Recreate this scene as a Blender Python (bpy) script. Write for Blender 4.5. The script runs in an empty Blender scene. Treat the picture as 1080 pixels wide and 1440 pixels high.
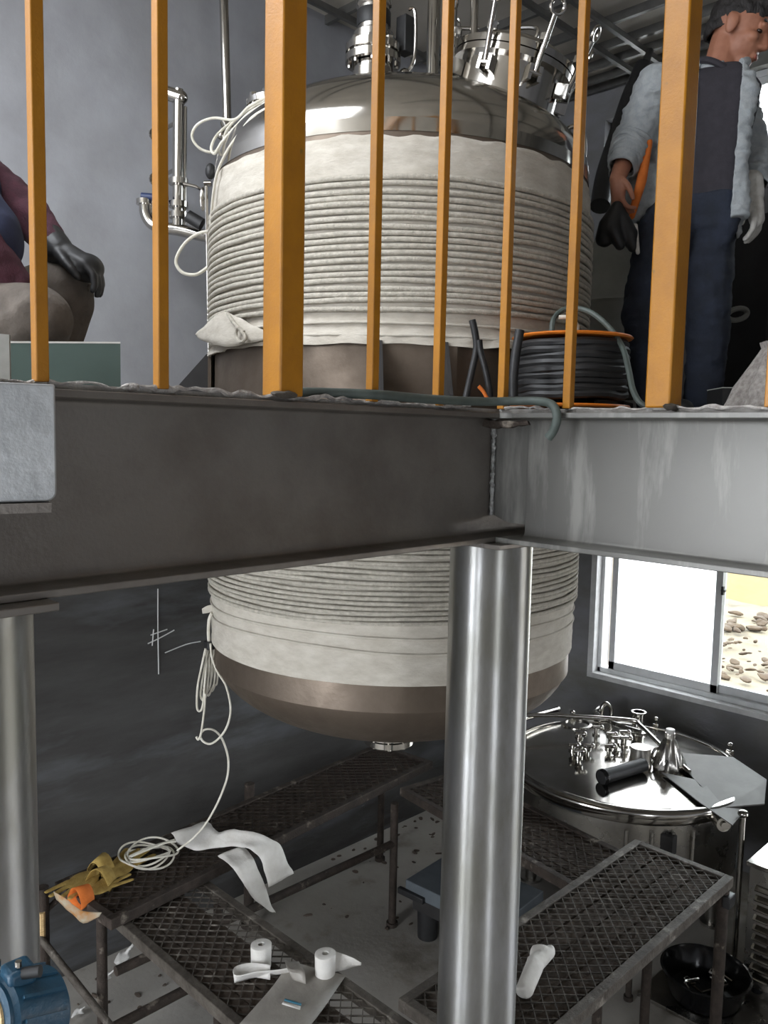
import bpy, bmesh, math, random
from math import sin, cos, pi, radians, sqrt, atan2
from mathutils import Vector as V, Matrix, Euler, noise as NZ
random.seed(7)
S = bpy.context.scene
COL = S.collection

# ------------------------------------------------------------------ camera
FPX, PITCH, ROLL, YAW, EYE = 1165.0, radians(5.35), radians(1.2), radians(44.8), 2.5
FW = V((cos(YAW), sin(YAW), 0)); RT = V((sin(YAW), -cos(YAW), 0)); UP = V((0, 0, 1))
_f = FW*cos(PITCH) - UP*sin(PITCH); _u = UP*cos(PITCH) + FW*sin(PITCH)
CU = _u*cos(ROLL) - RT*sin(ROLL); CR = RT*cos(ROLL) + _u*sin(ROLL)
EYEP = V((0, 0, EYE))
cd = bpy.data.cameras.new('camera'); cam = bpy.data.objects.new('camera', cd); COL.objects.link(cam)
cam.matrix_world = Matrix(((CR.x, CU.x, -_f.x, 0), (CR.y, CU.y, -_f.y, 0), (CR.z, CU.z, -_f.z, EYE), (0, 0, 0, 1)))
cd.sensor_fit = 'VERTICAL'; cd.sensor_height = 24; cd.lens = 24*FPX/1440; cd.clip_start = .02; cd.clip_end = 300
S.camera = cam

# ------------------------------------------------------------------ sky, sun, exposure
S.view_settings.view_transform = 'Standard'; S.view_settings.look = 'None'
S.view_settings.gamma = 1; S.view_settings.use_curve_mapping = False
S.view_settings.exposure = 2.45
w = bpy.data.worlds.new('sky'); S.world = w; w.use_nodes = True
bg = w.node_tree.nodes['Background']; bg.inputs['Color'].default_value = (.90, .94, 1, 1); bg.inputs['Strength'].default_value = 2.4

def portal(loc, sx, sy, rot):
    l = bpy.data.lights.new('daylight_portal', 'AREA'); l.shape = 'RECTANGLE'; l.size = sx; l.size_y = sy
    l.cycles.is_portal = True
    o = bpy.data.objects.new('daylight_portal', l); COL.objects.link(o); o.location = loc; o.rotation_euler = rot
    return o

# ------------------------------------------------------------------ ray helpers: a photo pixel and a known plane give a point
def ray(x, y): return _f + CR*((x-540)/FPX) - CU*((y-720)/FPX)
def onz(x, y, z): r = ray(x, y); return EYEP + r*((z-EYE)/r.z)
def ony(x, y, Y): r = ray(x, y); return EYEP + r*(Y/r.y)
def onx(x, y, X): r = ray(x, y); return EYEP + r*(X/r.x)
def dep(x, y, d): r = ray(x, y); return EYEP + r*(d/r.dot(FW))

# ------------------------------------------------------------------ materials
def lin(h):
    c = [int(h[i:i+2], 16)/255 for i in (0, 2, 4)]
    return tuple((v/12.92 if v <= .04045 else ((v+.055)/1.055)**2.4) for v in c) + (1,)
def mat(name, h, rough=.6, metal=0, h2=None, scale=6, bump=0, bscale=40, detail=6, stretch=(1, 1, 1), lo=.35, hi=.65, spec=None, h3=None, scale3=2.0, lo3=.55, hi3=.7, rvar=0):
    m = bpy.data.materials.new(name); m.use_nodes = True; n = m.node_tree.nodes; L = m.node_tree.links
    b = n['Principled BSDF']; b.inputs['Base Color'].default_value = lin(h); b.inputs['Roughness'].default_value = rough; b.inputs['Metallic'].default_value = metal
    if spec is not None: b.inputs['Specular IOR Level'].default_value = spec
    tc = n.new('ShaderNodeTexCoord'); mp = n.new('ShaderNodeMapping'); mp.inputs['Scale'].default_value = stretch
    L.new(tc.outputs['Object'], mp.inputs['Vector'])
    def noi(sc, det):
        t = n.new('ShaderNodeTexNoise'); t.inputs['Scale'].default_value = sc; t.inputs['Detail'].default_value = det; t.inputs['Roughness'].default_value = .62
        L.new(mp.outputs[0], t.inputs['Vector']); return t
    col = None
    if h2:
        t = noi(scale, detail); r = n.new('ShaderNodeMapRange'); r.inputs['From Min'].default_value = lo; r.inputs['From Max'].default_value = hi
        L.new(t.outputs['Fac'], r.inputs['Value'])
        x = n.new('ShaderNodeMix'); x.data_type = 'RGBA'; x.inputs['A'].default_value = lin(h); x.inputs['B'].default_value = lin(h2)
        L.new(r.outputs[0], x.inputs['Factor']); col = x.outputs['Result']
        if rvar:
            rr = n.new('ShaderNodeMapRange'); rr.inputs['To Min'].default_value = max(0, rough-rvar); rr.inputs['To Max'].default_value = rough+rvar
            L.new(r.outputs[0], rr.inputs['Value']); L.new(rr.outputs[0], b.inputs['Roughness'])
    if h3:
        t = noi(scale3, 5); r = n.new('ShaderNodeMapRange'); r.inputs['From Min'].default_value = lo3; r.inputs['From Max'].default_value = hi3
        L.new(t.outputs['Fac'], r.inputs['Value'])
        x = n.new('ShaderNodeMix'); x.data_type = 'RGBA'; x.inputs['A'].default_value = lin(h); x.inputs['B'].default_value = lin(h3)
        if col: L.new(col, x.inputs['A'])
        L.new(r.outputs[0], x.inputs['Factor']); col = x.outputs['Result']
    if col: L.new(col, b.inputs['Base Color'])
    if bump:
        t = noi(bscale, 5); bp = n.new('ShaderNodeBump'); bp.inputs['Strength'].default_value = bump; bp.inputs['Distance'].default_value = .01
        L.new(t.outputs['Fac'], bp.inputs['Height']); L.new(bp.outputs[0], b.inputs['Normal'])
    return m

M = {}
M['plaster'] = mat('cement_plaster', '9fa0a3', .9, h2='8b8b8e', scale=1.6, bump=.25, bscale=9, h3='b0b2b8', scale3=.9, lo3=.45, hi3=.75)
M['plaster_dark'] = mat('grey_cement_render', '77777a', .95, h2='66655f', scale=2.2, bump=.3, bscale=14, stretch=(1, 1, 2.0))
M['lower_dark'] = mat('dark_lower_wall', '444341', .95, h2='343230', scale=3.0, bump=.5, bscale=18, stretch=(.5, .5, 2.2), h3='585a5c', scale3=2.0, lo3=.5, hi3=.7)
M['concrete'] = mat('floor_concrete', 'a6a29b', .85, h2='928d84', scale=1.3, bump=.3, bscale=25, h3='6e675d', scale3=2.6, lo3=.56, hi3=.72)
M['slab'] = mat('deck_concrete', '9a9792', .9, h2='77736e', scale=20, bump=.5, bscale=60)
M['paint'] = mat('silver_grey_paint', '77726c', .42, .55, h2='655f59', scale=5, bump=.12, bscale=120, rvar=.07)
M['paint_streak'] = mat('silver_paint_with_runs', '6e6d69', .45, .4, h2='868580', scale=3.2, stretch=(1, 5, .8), lo=.5, hi=.62, bump=.1, bscale=120, rvar=.06)
M['paint_pale'] = mat('pale_silver_paint', 'b3b5b6', .5, .4, h2='9d9fa0', scale=14, bump=.15, bscale=60)  # paler than the beam paint, used on the stub plate
M['column'] = mat('galvanised_silver', 'adadad', .40, .9, h2='97968f', scale=3, stretch=(2.5, 2.5, .8), bump=.03, bscale=90, rvar=.03, lo=.4, hi=.6)
_n = M['column'].node_tree; _b = _n.nodes['Principled BSDF']; _t = _n.nodes.new('ShaderNodeTangent'); _t.direction_type = 'RADIAL'; _t.axis = 'Z'
_n.links.new(_t.outputs[0], _b.inputs['Tangent']); _b.inputs['Anisotropic'].default_value = .9; _b.inputs['Anisotropic Rotation'].default_value = .25
M['weld'] = mat('weld_bead', 'b5b6b4', .45, .5, h2='6d6c68', scale=70, bump=.8, bscale=90)
M['yellow'] = mat('yellow_enamel', 'a36c0c', .42, h2='96620a', scale=12, bump=.12, bscale=150, h3='6b5a28', scale3=16, lo3=.70, hi3=.78)
M['steel'] = mat('polished_stainless', 'c9c6c0', .14, 1, h2='b5b1aa', scale=5, rvar=.05)
M['steel_satin'] = mat('satin_stainless', 'b8b5af', .28, 1, h2='a39f98', scale=6, rvar=.06)
M['steel_dull'] = mat('dull_filmed_steel', '6a6763', .6, .3, h2='5b5854', scale=5)
M['brown_steel'] = mat('unpolished_tank_steel', '75695d', .5, .7, h2='63584d', scale=5, bump=.1, bscale=70, rvar=.08)
M['cloth'] = mat('white_fibreglass_cloth', 'c6c0b4', .92, h2='b3ac9f', scale=14, bump=.35, bscale=45, stretch=(1, 1, 2.5))
M['rope'] = mat('white_rope', 'c4beb1', .9, h2='aaa497', scale=60, bump=.6, bscale=160)
M['cable'] = mat('cream_cable', 'dedacd', .55, h2='c9c4b4', scale=30)
M['rust'] = mat('dirty_rusty_steel', '40362f', .8, .15, h2='2b241d', scale=22, bump=.5, bscale=90, h3='857c70', scale3=14, lo3=.60, hi3=.72)
M['rust_pale'] = mat('grimy_steel_frame', '5c564e', .72, .2, h2='3f3831', scale=18, bump=.5, bscale=90, h3='938c82', scale3=11, lo3=.58, hi3=.7)
M['slat'] = mat('dirty_board', '564a40', .88, h2='433a32', scale=12, bump=.5, bscale=60, h3='8b8378', scale3=9, lo3=.62, hi3=.72, stretch=(1, 1, 1))
M['black'] = mat('black_rubber', '1c1c1d', .5, h2='262626', scale=30)
M['black_gloss'] = mat('black_plastic', '121213', .18)
M['darkbox'] = mat('dark_steel', '2a2827', .7, h2='1e1c1b', scale=8)
M['hose'] = mat('green_grey_hose', '4c5550', .6, h2='3d4541', scale=14)
M['orange'] = mat('orange_plastic', 'd9791e', .5, h2='c46a16', scale=12)
M['blue'] = mat('blue_enamel', '1b475f', .45, h2='15384c', scale=12, bump=.2, bscale=60)
M['blue_handle'] = mat('navy_plastic', '1f2f55', .45)
M['copper'] = mat('cream_winding', 'd8bd8a', .6, h2='a9875a', scale=50, stretch=(1, 1, 8))
M['alu'] = mat('aluminium_window', 'cfd0cf', .45, .15, h2='c2c3c3', scale=9)
M['reveal'] = mat('pale_sill_plaster', 'c4c4c2', .85, h2='acacaa', scale=9, bump=.3, bscale=40)
M['skin'] = mat('skin', 'a9745b', .55, h2='99654e', scale=18, bump=.05, bscale=120)
M['hair'] = mat('black_hair', '1d1a19', .6, h2='2a2625', scale=60, bump=.6, bscale=140, stretch=(1, 1, .3))
M['jacket'] = mat('pale_blue_denim', 'a9adae', .9, h2='959b9e', scale=30, bump=.35, bscale=200)
M['tshirt'] = mat('charcoal_knit', '37343a', .9, h2='2f2d32', scale=30, bump=.2, bscale=160)
M['jeans'] = mat('navy_jeans', '29303f', .9, h2='20252f', scale=12, bump=.3, bscale=120)
M['glove'] = mat('white_cotton_glove', 'd5d2cc', .95, h2='b9b5ad', scale=30, bump=.3, bscale=150)
M['khaki'] = mat('khaki_trousers', '5f574f', .9, h2='4c453e', scale=14, bump=.3, bscale=90)
M['maroon'] = mat('maroon_sweater', '4d2733', .9, h2='3c1e28', scale=30, bump=.3, bscale=150)
M['bluevest'] = mat('dark_blue_vest', '262c47', .8, h2='1d2238', scale=14, bump=.2, bscale=60)
M['glove_y'] = mat('yellow_work_glove', 'b59a55', .9, h2='94793c', scale=20, bump=.4, bscale=90)
M['orange_cloth'] = mat('orange_cloth', 'd9752e', .85, h2='c2641f', scale=20, bump=.2, bscale=90)
M['ceil'] = mat('ceiling_board', 'b3ada2', .9, h2='a8a297', scale=3)
M['keel'] = mat('galvanised_keel', '7e7d7a', .4, .7, h2='6e6d6a', scale=10)
M['sand'] = mat('sandy_ground', '645a49', .95, h2='5c5140', scale=.5, bump=.8, bscale=5, h3='463d30', scale3=1.4, lo3=.58, hi3=.66)
M['rock'] = mat('soil_clod', '33261a', .95, h2='3f301f', scale=3, bump=.6, bscale=12)
M['ochre'] = mat('ochre_earth_bank', '6b5d3c', .95, h2='5d5033', scale=1.2, bump=.6, bscale=6)
M['chalk'] = mat('white_chalk', 'c9c9c6', .95)
M['crate'] = mat('brown_board', '40362c', .85, h2='332b23', scale=12, bump=.3, bscale=60)
M['drum'] = mat('grey_painted_drum', 'b4b4ae', .5, .1, h2='a3a39c', scale=6, bump=.15, bscale=40)
M['mortar'] = mat('grout', 'b9b4ae', .95, h2='8d8782', scale=60, bump=.8, bscale=120)
M['sheet_green'] = mat('green_plastic_sheet', '4e5e59', .35, h2='45544f', scale=3)
M['grey_card'] = mat('grey_board', '8f8f8a', .85, h2='7c7c77', scale=10)
M['film'] = mat('white_plastic_film', 'c9c7c2', .45, h2='b5b3ae', scale=10, bump=.3, bscale=30)
M['scrapm'] = mat('dirty_plastic', 'a39a86', .7, h2='a3713a', scale=9, lo=.45, hi=.6)
M['cartm'] = mat('blue_grey_cart_paint', '5f666b', .5, h2='50565a', scale=6)
M['cloth_white'] = mat('white_cotton_tape', 'dedbd5', .9, h2='cfcbc3', scale=14, bump=.3, bscale=45)
M['film2'] = mat('grimy_plastic_film', 'a09b93', .5, h2='8e8981', scale=10, bump=.3, bscale=30)
M['eye'] = mat('eye', '2a1d16', .2)
M['lip'] = mat('lip', '9c5a4c', .5)
M['printblue'] = mat('blue_print', '3f7f97', .6)
g = bpy.data.materials.new('window_glass'); g.use_nodes = True; gn = g.node_tree.nodes; gl = g.node_tree.links
gb = gn['Principled BSDF']; tr = gn.new('ShaderNodeBsdfTransparent'); gs = gn.new('ShaderNodeBsdfGlossy'); gs.inputs['Roughness'].default_value = .02
fr = gn.new('ShaderNodeFresnel'); fr.inputs['IOR'].default_value = 1.45; mx = gn.new('ShaderNodeMixShader')
gl.new(fr.outputs[0], mx.inputs[0]); gl.new(tr.outputs[0], mx.inputs[1]); gl.new(gs.outputs[0], mx.inputs[2]); gl.new(mx.outputs[0], gn['Material Output'].inputs[0])
tr.inputs['Color'].default_value = (.93, .96, .95, 1); gn.remove(gb); M['glass'] = g
g = bpy.data.materials.new('filmed_glass'); g.use_nodes = True; gn = g.node_tree.nodes; gl = g.node_tree.links
tl = gn.new('ShaderNodeBsdfTranslucent'); tl.inputs['Color'].default_value = (.93, .95, .96, 1); tr = gn.new('ShaderNodeBsdfTransparent'); mx = gn.new('ShaderNodeMixShader'); mx.inputs[0].default_value = .3
gl.new(tl.outputs[0], mx.inputs[1]); gl.new(tr.outputs[0], mx.inputs[2]); gl.new(mx.outputs[0], gn['Material Output'].inputs[0]); gn.remove(gn['Principled BSDF']); M['filmglass'] = g

# ------------------------------------------------------------------ mesh builder
def frame_of(d):
    d = d.normalized(); a = V((0, 0, 1)) if abs(d.z) < .9 else V((1, 0, 0))
    u = d.cross(a).normalized(); return u, d.cross(u).normalized()
def smooth_path(P, n=6, closed=False):
    P = [V(p) for p in P]; out = []; N = len(P)
    for i in range(N if closed else N-1):
        if closed: a, b, c, d = P[i-1], P[i], P[(i+1) % N], P[(i+2) % N]
        else: a, b, c, d = P[max(i-1, 0)], P[i], P[i+1], P[min(i+2, N-1)]
        for k in range(n):
            t = k/n
            out.append(.5*((2*b) + (c-a)*t + (2*a-5*b+4*c-d)*t*t + (3*b-a-3*c+d)*t**3))
    if not closed: out.append(P[-1])
    return out
class MB:
    def __init__(s): s.v = []; s.f = []
    def box(s, c, size, rot=None, taper=1):
        c = V(c); x, y, z = [k/2 for k in size]; i = len(s.v)
        for dz in (-1, 1):
            for dx, dy in ((-1, -1), (1, -1), (1, 1), (-1, 1)):
                k = taper if dz > 0 else 1
                p = V((dx*x*k, dy*y*k, dz*z)); p = rot @ p if rot else p; s.v.append(c+p)
        for q in ((0, 3, 2, 1), (4, 5, 6, 7), (0, 1, 5, 4), (1, 2, 6, 5), (2, 3, 7, 6), (3, 0, 4, 7)): s.f.append([i+k for k in q])
        return s
    def b6(s, x0, x1, y0, y1, z0, z1): return s.box(((x0+x1)/2, (y0+y1)/2, (z0+z1)/2), (x1-x0, y1-y0, z1-z0))
    def tube(s, pts, r, n=10, closed=False, caps=True):
        pts = [V(p) for p in pts]; N = len(pts); i0 = len(s.v); pu = None
        R = r if isinstance(r, (list, tuple)) else [r]*N
        for k, p in enumerate(pts):
            if closed: d = pts[(k+1) % N]-pts[k-1]
            else: d = pts[min(k+1, N-1)]-pts[max(k-1, 0)]
            if d.length < 1e-9: d = V((0, 0, 1))
            d.normalize()
            if pu is None: u, q = frame_of(d)
            else:
                u = pu - d*pu.dot(d)
                if u.length < 1e-6: u, q = frame_of(d)
                u.normalize(); q = d.cross(u)
            pu = u
            for j in range(n):
                a = 2*pi*j/n; s.v.append(p + (u*cos(a)+q*sin(a))*R[k])
        for k in range(N if closed else N-1):
            a0 = i0+k*n; b0 = i0+((k+1) % N)*n
            for j in range(n): s.f.append([a0+j, a0+(j+1) % n, b0+(j+1) % n, b0+j])
        if not closed and caps:
            s.f.append([i0+j for j in range(n)][::-1]); s.f.append([i0+(N-1)*n+j for j in range(n)])
        return s
    def cyl(s, a, b, r, r2=None, n=20): return s.tube([a, b], [r, r if r2 is None else r2], n)
    def lathe(s, prof, c=(0, 0, 0), axis=(0, 0, 1), n=48, a0=0, a1=2*pi, fn=None):
        # profile of (radius, height); a zero radius closes the end
        c = V(c); ax = V(axis).normalized(); u, q = frame_of(ax) if abs(ax.z) < .999 else (V((1, 0, 0)), V((0, 1, 0)))
        full = abs(a1-a0-2*pi) < 1e-6; m = n if full else n+1; rows = []
        for (r, h) in prof:
            if r < 1e-6: rows.append([len(s.v)]*m); s.v.append(c+ax*h); continue
            row = []
            for j in range(m):
                a = a0+(a1-a0)*j/n; rr, hh = fn(r, h, a) if fn else (r, h)
                row.append(len(s.v)); s.v.append(c+ax*hh+(u*cos(a)+q*sin(a))*rr)
            rows.append(row)
        for k in range(len(rows)-1):
            A, B = rows[k], rows[k+1]
            for j in range(n):
                j2 = (j+1) % m; f = []
                for x in (A[j], A[j2], B[j2], B[j]):
                    if x not in f: f.append(x)
                if len(f) > 2: s.f.append(f)
        return s
    def ell(s, c, r, rot=None, n=16, m=10):
        c = V(c); i0 = len(s.v); rows = []
        for k in range(m+1):
            t = pi*k/m; row = []
            for j in range(n):
                a = 2*pi*j/n; p = V((r[0]*sin(t)*cos(a), r[1]*sin(t)*sin(a), r[2]*cos(t)))
                if k in (0, m) and j > 0: row.append(row[0]); continue
                row.append(len(s.v)); s.v.append(c+(rot @ p if rot else p))
            rows.append(row)
        for k in range(m):
            for j in range(n):
                f = []
                for x in (rows[k][j], rows[k+1][j], rows[k+1][(j+1) % n], rows[k][(j+1) % n]):
                    if x not in f: f.append(x)
                if len(f) > 2: s.f.append(f)
        return s
    def cap(s, a, ra, b, rb, n=14):
        # tapered capsule
        a, b = V(a), V(b); d = (b-a); L = d.length; d = d/L if L > 1e-6 else V((0, 0, 1)); pts = []; R = []
        for k in range(1, 5):
            t = pi/2*(1-k/4); pts.append(a-d*ra*sin(t)); R.append(max(ra*cos(t), 1e-4))
        for k in range(0, 4):
            t = pi/2*k/4; pts.append(b+d*rb*sin(t)); R.append(max(rb*cos(t), 1e-4))
        return s.tube(pts, R, n)
    def chain(s, P, R, n=14):
        for k in range(len(P)-1): s.cap(P[k], R[k], P[k+1], R[k+1], n)
        return s
    def prism(s, poly, lo, hi, axis):
        # polygon in the plane across axis ('x': (y,z), 'y': (x,z), 'z': (x,y))
        i = len(s.v); n = len(poly)
        for h in (lo, hi):
            for a, b in poly: s.v.append(V({'x': (h, a, b), 'y': (a, h, b), 'z': (a, b, h)}[axis]))
        s.f.append([i+k for k in range(n)][::-1]); s.f.append([i+n+k for k in range(n)])
        for k in range(n): s.f.append([i+k, i+(k+1) % n, i+n+(k+1) % n, i+n+k])
        return s
    def ribbon(s, A, B, th=.002, sub=4):
        # a strip of cloth between two edge lines, given some thickness
        A = smooth_path(A, sub); B = smooth_path(B, sub); N = min(len(A), len(B)); W = 5; i0 = len(s.v)
        for k in range(N):
            for j in range(W):
                t = j/(W-1); p = A[k].lerp(B[k], t); q = NZ.noise(p*14)*.006*sin(pi*t)
                s.v.append(p+V((0, 0, q)))
        for k in range(N-1):
            for j in range(W-1):
                a = i0+k*W+j; s.f.append([a, a+1, a+W+1, a+W])
        s.th = th
        return s
    def build(s, name, m, parent=None, bevel=0, angle=38, noise=0, nscale=8, solid=0, kind=None):
        me = bpy.data.meshes.new(name); org = parent_loc(parent)
        vv = s.v
        if noise: vv = [p+V((NZ.noise(p*nscale), NZ.noise(p*nscale+V((9, 1, 4))), NZ.noise(p*nscale+V((3, 7, 2)))))*noise for p in vv]
        me.from_pydata([tuple(p-org) for p in vv], [], s.f); me.update()
        bm = bmesh.new(); bm.from_mesh(me); bmesh.ops.recalc_face_normals(bm, faces=bm.faces); bm.to_mesh(me); bm.free()
        for p in me.polygons: p.use_smooth = True
        me.set_sharp_from_angle(angle=radians(angle)); me.materials.append(M[m])
        o = bpy.data.objects.new(name, me); COL.objects.link(o)
        if parent: o.parent = parent
        if solid:
            md = o.modifiers.new('solidify', 'SOLIDIFY'); md.thickness = solid; md.offset = 0
        if bevel:
            md = o.modifiers.new('bevel', 'BEVEL'); md.width = bevel; md.segments = 2; md.limit_method = 'ANGLE'
        if kind: o['kind'] = kind
        return o
LOC = {}
def parent_loc(p):
    t = V((0, 0, 0))
    while p: t = t+p.location; p = p.parent
    return t
def thing(name, label, cat, loc, group=None):
    o = bpy.data.objects.new(name, None); COL.objects.link(o); o.location = loc; o.empty_display_size = .1
    return tag(o, label, cat, group)
def tag(o, label, cat, group=None, kind=None):
    o['label'] = label; o['category'] = cat
    if group: o['group'] = group
    if kind: o['kind'] = kind
    return o
def struct(o): o['kind'] = 'structure'; return o
WORK = bpy.data.scenes.new('remesh_work')
def remesh(o, voxel, smooth=4, fac=.5):
    # fuse the overlapping volumes of one figure into one continuous skin
    r = o.modifiers.new('remesh', 'REMESH'); r.mode = 'VOXEL'; r.voxel_size = voxel
    sm = o.modifiers.new('smooth', 'SMOOTH'); sm.iterations = smooth; sm.factor = fac
    par = o.parent; o.parent = None; WORK.collection.objects.link(o)
    vl = WORK.view_layers[0]; vl.update(); dg = vl.depsgraph; dg.update(); me = bpy.data.meshes.new_from_object(o.evaluated_get(dg))
    WORK.collection.objects.unlink(o); o.parent = par
    o.modifiers.clear(); old = o.data; o.data = me; bpy.data.meshes.remove(old)
    for p in me.polygons: p.use_smooth = True
    return o
def copy_tree(o, parent=None):
    c = o.copy(); COL.objects.link(c)
    if parent: c.parent = parent
    for ch in list(o.children): copy_tree(ch, c)
    return c

# ================================================================== THE ROOM
XW, YW, ZC, DK = 4.8, 3.54, 4.72, 2.57        # right wall, left wall, ceiling, top of deck
XB, YB = -3.4, -3.4                            # walls behind the viewer
def wall_with_holes(name, m, axis, at, th, u0, u1, z0, z1, holes):
    # wall in the plane axis = at, rectangles cut out of it: (u0, u1, z0, z1)
    b = MB(); us = sorted({u0, u1} | {h[0] for h in holes} | {h[1] for h in holes}); zs = sorted({z0, z1} | {h[2] for h in holes} | {h[3] for h in holes})
    for i in range(len(us)-1):
        for j in range(len(zs)-1):
            cu, cz = (us[i]+us[i+1])/2, (zs[j]+zs[j+1])/2
            if any(h[0] < cu < h[1] and h[2] < cz < h[3] for h in holes): continue
            if axis == 'x': b.b6(at, at+th, us[i], us[i+1], zs[j], zs[j+1])
            else: b.b6(us[i], us[i+1], at, at+th, zs[j], zs[j+1])
    bm = bmesh.new()
    o = b.build(name, m); return struct(o)
WL = (1.25, 2.80, .955, 2.25)                  # lower window (y, z)
WR = (-2.6, -.4, .955, 2.25)                  # its neighbour along the wall
WU = (.55, 2.08, 4.02, 4.56)                   # upper window
WS = (2.52, 2.875, 4.12, 4.50)                 # small upper window
wall_with_holes('wall_right', 'plaster_dark', 'x', XW, .22, YB-.22, YW+.22, 0, ZC, [WL, WR, WU, WS])
wall_with_holes('wall_left', 'plaster', 'y', YW, .22, XB-.22, XW, 0, ZC, [])
wall_with_holes('wall_back_left', 'plaster', 'x', XB-.22, .22, YB-.22, YW, 0, ZC, [(.6, 2.9, .2, 4.4)])
wall_with_holes('wall_back_right', 'plaster', 'y', YB-.22, .22, XB, XW, 0, ZC, [(-1.3, -.3, .4, 2.1)])
b = MB(); b.b6(XB-.22, XW+.22, YB-.22, YW+.22, -.15, 0); struct(b.build('floor', 'concrete'))
HX0, HX1, HY0, HY1 = -1.7, .55, 1.5, 3.35      # unseen roof opening, added to brighten the upper left wall
b = MB(); b.b6(XB-.22, HX0, YB-.22, YW+.22, ZC, ZC+.12).b6(HX1, XW+.22, YB-.22, YW+.22, ZC, ZC+.12).b6(HX0, HX1, YB-.22, HY0, ZC, ZC+.12).b6(HX0, HX1, HY1, YW+.22, ZC, ZC+.12); ceiling = struct(b.build('ceiling', 'ceil'))
# suspended grid of galvanised keel channels under the boards
for x in (2.35, 3.05, 3.72, 4.06, 4.30, 4.48, 4.65, 4.77):
    MB().b6(x-.012, x+.012, -2.5, YW, ZC-.045, ZC).build('ceiling_channel', 'keel', ceiling)
for y in (.3, 1.2, 2.42, 2.60, 3.38):
    MB().b6(1.2, XW, y-.012, y+.012, ZC-.075, ZC-.045).build('ceiling_channel', 'keel', ceiling)
portal((XW+.25, (WL[0]+WL[1])/2, (WL[2]+WL[3])/2), WL[3]-WL[2], WL[1]-WL[0], (0, radians(90), 0))
portal((XW+.25, (WU[0]+WU[1])/2, (WU[2]+WU[3])/2), WU[3]-WU[2], WU[1]-WU[0], (0, radians(90), 0))
portal((XB-.25, 1.75, 2.3), 4.2, 2.3, (0, radians(-90), 0))
portal((-.8, YB-.25, 1.25), 1.0, 1.7, (radians(90), 0, 0))
portal((XW+.25, -1.5, 1.6), 1.3, 2.2, (0, radians(90), 0))
portal(((HX0+HX1)/2, (HY0+HY1)/2, ZC+.14), HX1-HX0, HY1-HY0, (0, 0, 0))

# mezzanine deck with the round hole the vessel passes through
TC = V((2.333, 2.262, 0))                      # vessel axis
def deck():
    bm = bmesh.new()
    outer = [(-1.6, 1.30), (1.72, 1.30), (1.72, -3.4), (XW, -3.4), (XW, YW), (-1.6, YW)]
    ov = [bm.verts.new((x, y, DK-.010)) for x, y in outer]
    iv = [bm.verts.new((TC.x+.80*cos(2*pi*k/48), TC.y+.80*sin(2*pi*k/48), DK-.010)) for k in range(48)]
    es = [bm.edges.new((ov[k], ov[(k+1) % 6])) for k in range(6)] + [bm.edges.new((iv[k], iv[(k+1) % 48])) for k in range(48)]
    bmesh.ops.triangle_fill(bm, edges=es, use_beauty=True)
    f = [x for x in bm.faces if (x.calc_center_median()-V((TC.x, TC.y, DK-.010))).length < .7]
    bmesh.ops.delete(bm, geom=f, context='FACES')
    ext = bmesh.ops.extrude_face_region(bm, geom=bm.faces[:])
    for v in ext['geom']:
        if isinstance(v, bmesh.types.BMVert): v.co.z = DK
    bmesh.ops.recalc_face_normals(bm, faces=bm.faces)
    me = bpy.data.meshes.new('mezzanine_floor'); bm.to_mesh(me); bm.free(); me.materials.append(M['slab'])
    o = bpy.data.objects.new('mezzanine_floor', me); COL.objects.link(o); return struct(o)
mez = deck()
def ragged(P, r):
    P = smooth_path(P, 16); R = [max(.0015, r*(.35+1.5*abs(NZ.noise(p*9))+.9*max(0, NZ.noise(p*31)))) for p in P]
    return MB().tube([p+V((0, 0, .002*NZ.noise(p*23))) for p in P], R, 6)
ragged([(x, 1.298, DK+.001) for x in [i*.1-.4 for i in range(21)]], .0042).build('grout_edge', 'mortar', mez, noise=.007, nscale=34)
ragged([(1.712, 1.27-.1*i, DK+.001) for i in range(20)], .0042).build('grout_edge', 'mortar', mez, noise=.007, nscale=34)
for x, y, k in ((.55, 1.30, .7), (.76, 1.30, 1.2), (.70, 1.30, .8), (1.05, 1.30, .9)):
    MB().ell((x, y, DK), (.022*k, .01, .009*k), n=10, m=6).build('grout_lump', 'mortar', mez, noise=.006, nscale=50)

# lower window
def window(name, W, panes, depth, name_label=None):
    y0, y1, z0, z1 = W; X = XW+depth; t = .035
    wn = struct(bpy.data.objects.new(name, None)); COL.objects.link(wn); wn.location = (XW, (y0+y1)/2, z0)
    b = MB()
    b.b6(X-.04, X+.04, y0, y0+t, z0, z1).b6(X-.04, X+.04, y1-t, y1, z0, z1).b6(X-.04, X+.04, y0, y1, z0, z0+t).b6(X-.04, X+.04, y0, y1, z1-t, z1)
    b.build('window_frame', 'alu', wn, bevel=.003)
    for (a, c, m, off) in panes:
        s = .042; XX = X+off
        b = MB(); b.b6(XX-.014, XX+.014, a, a+s, z0+t, z1-t).b6(XX-.014, XX+.014, c-s, c, z0+t, z1-t).b6(XX-.014, XX+.014, a, c, z0+t, z0+t+s*1.2).b6(XX-.014, XX+.014, a, c, z1-t-s, z1-t)
        sa = b.build('sash', 'alu', wn, bevel=.002)
        MB().b6(XX-.003, XX+.003, a+s*.8, c-s*.8, z0+t+s*.8, z1-t-s*.8).build('pane', m, sa)
    return wn
w1 = window('window_1', WL, [(1.99, 2.715, 'filmglass', -.017), (1.285, 2.035, 'glass', .017)], .10)
MB().b6(XW-.004, XW+.06, WL[0], WL[1], WL[2]-.03, WL[2]+.004).build('sill', 'reveal', w1, bevel=.003)
MB().b6(XW-.003, XW+.06, WL[1]-.012, WL[1]+.028, WL[2]-.03, WL[3]).build('reveal_edge', 'reveal', w1)
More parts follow.
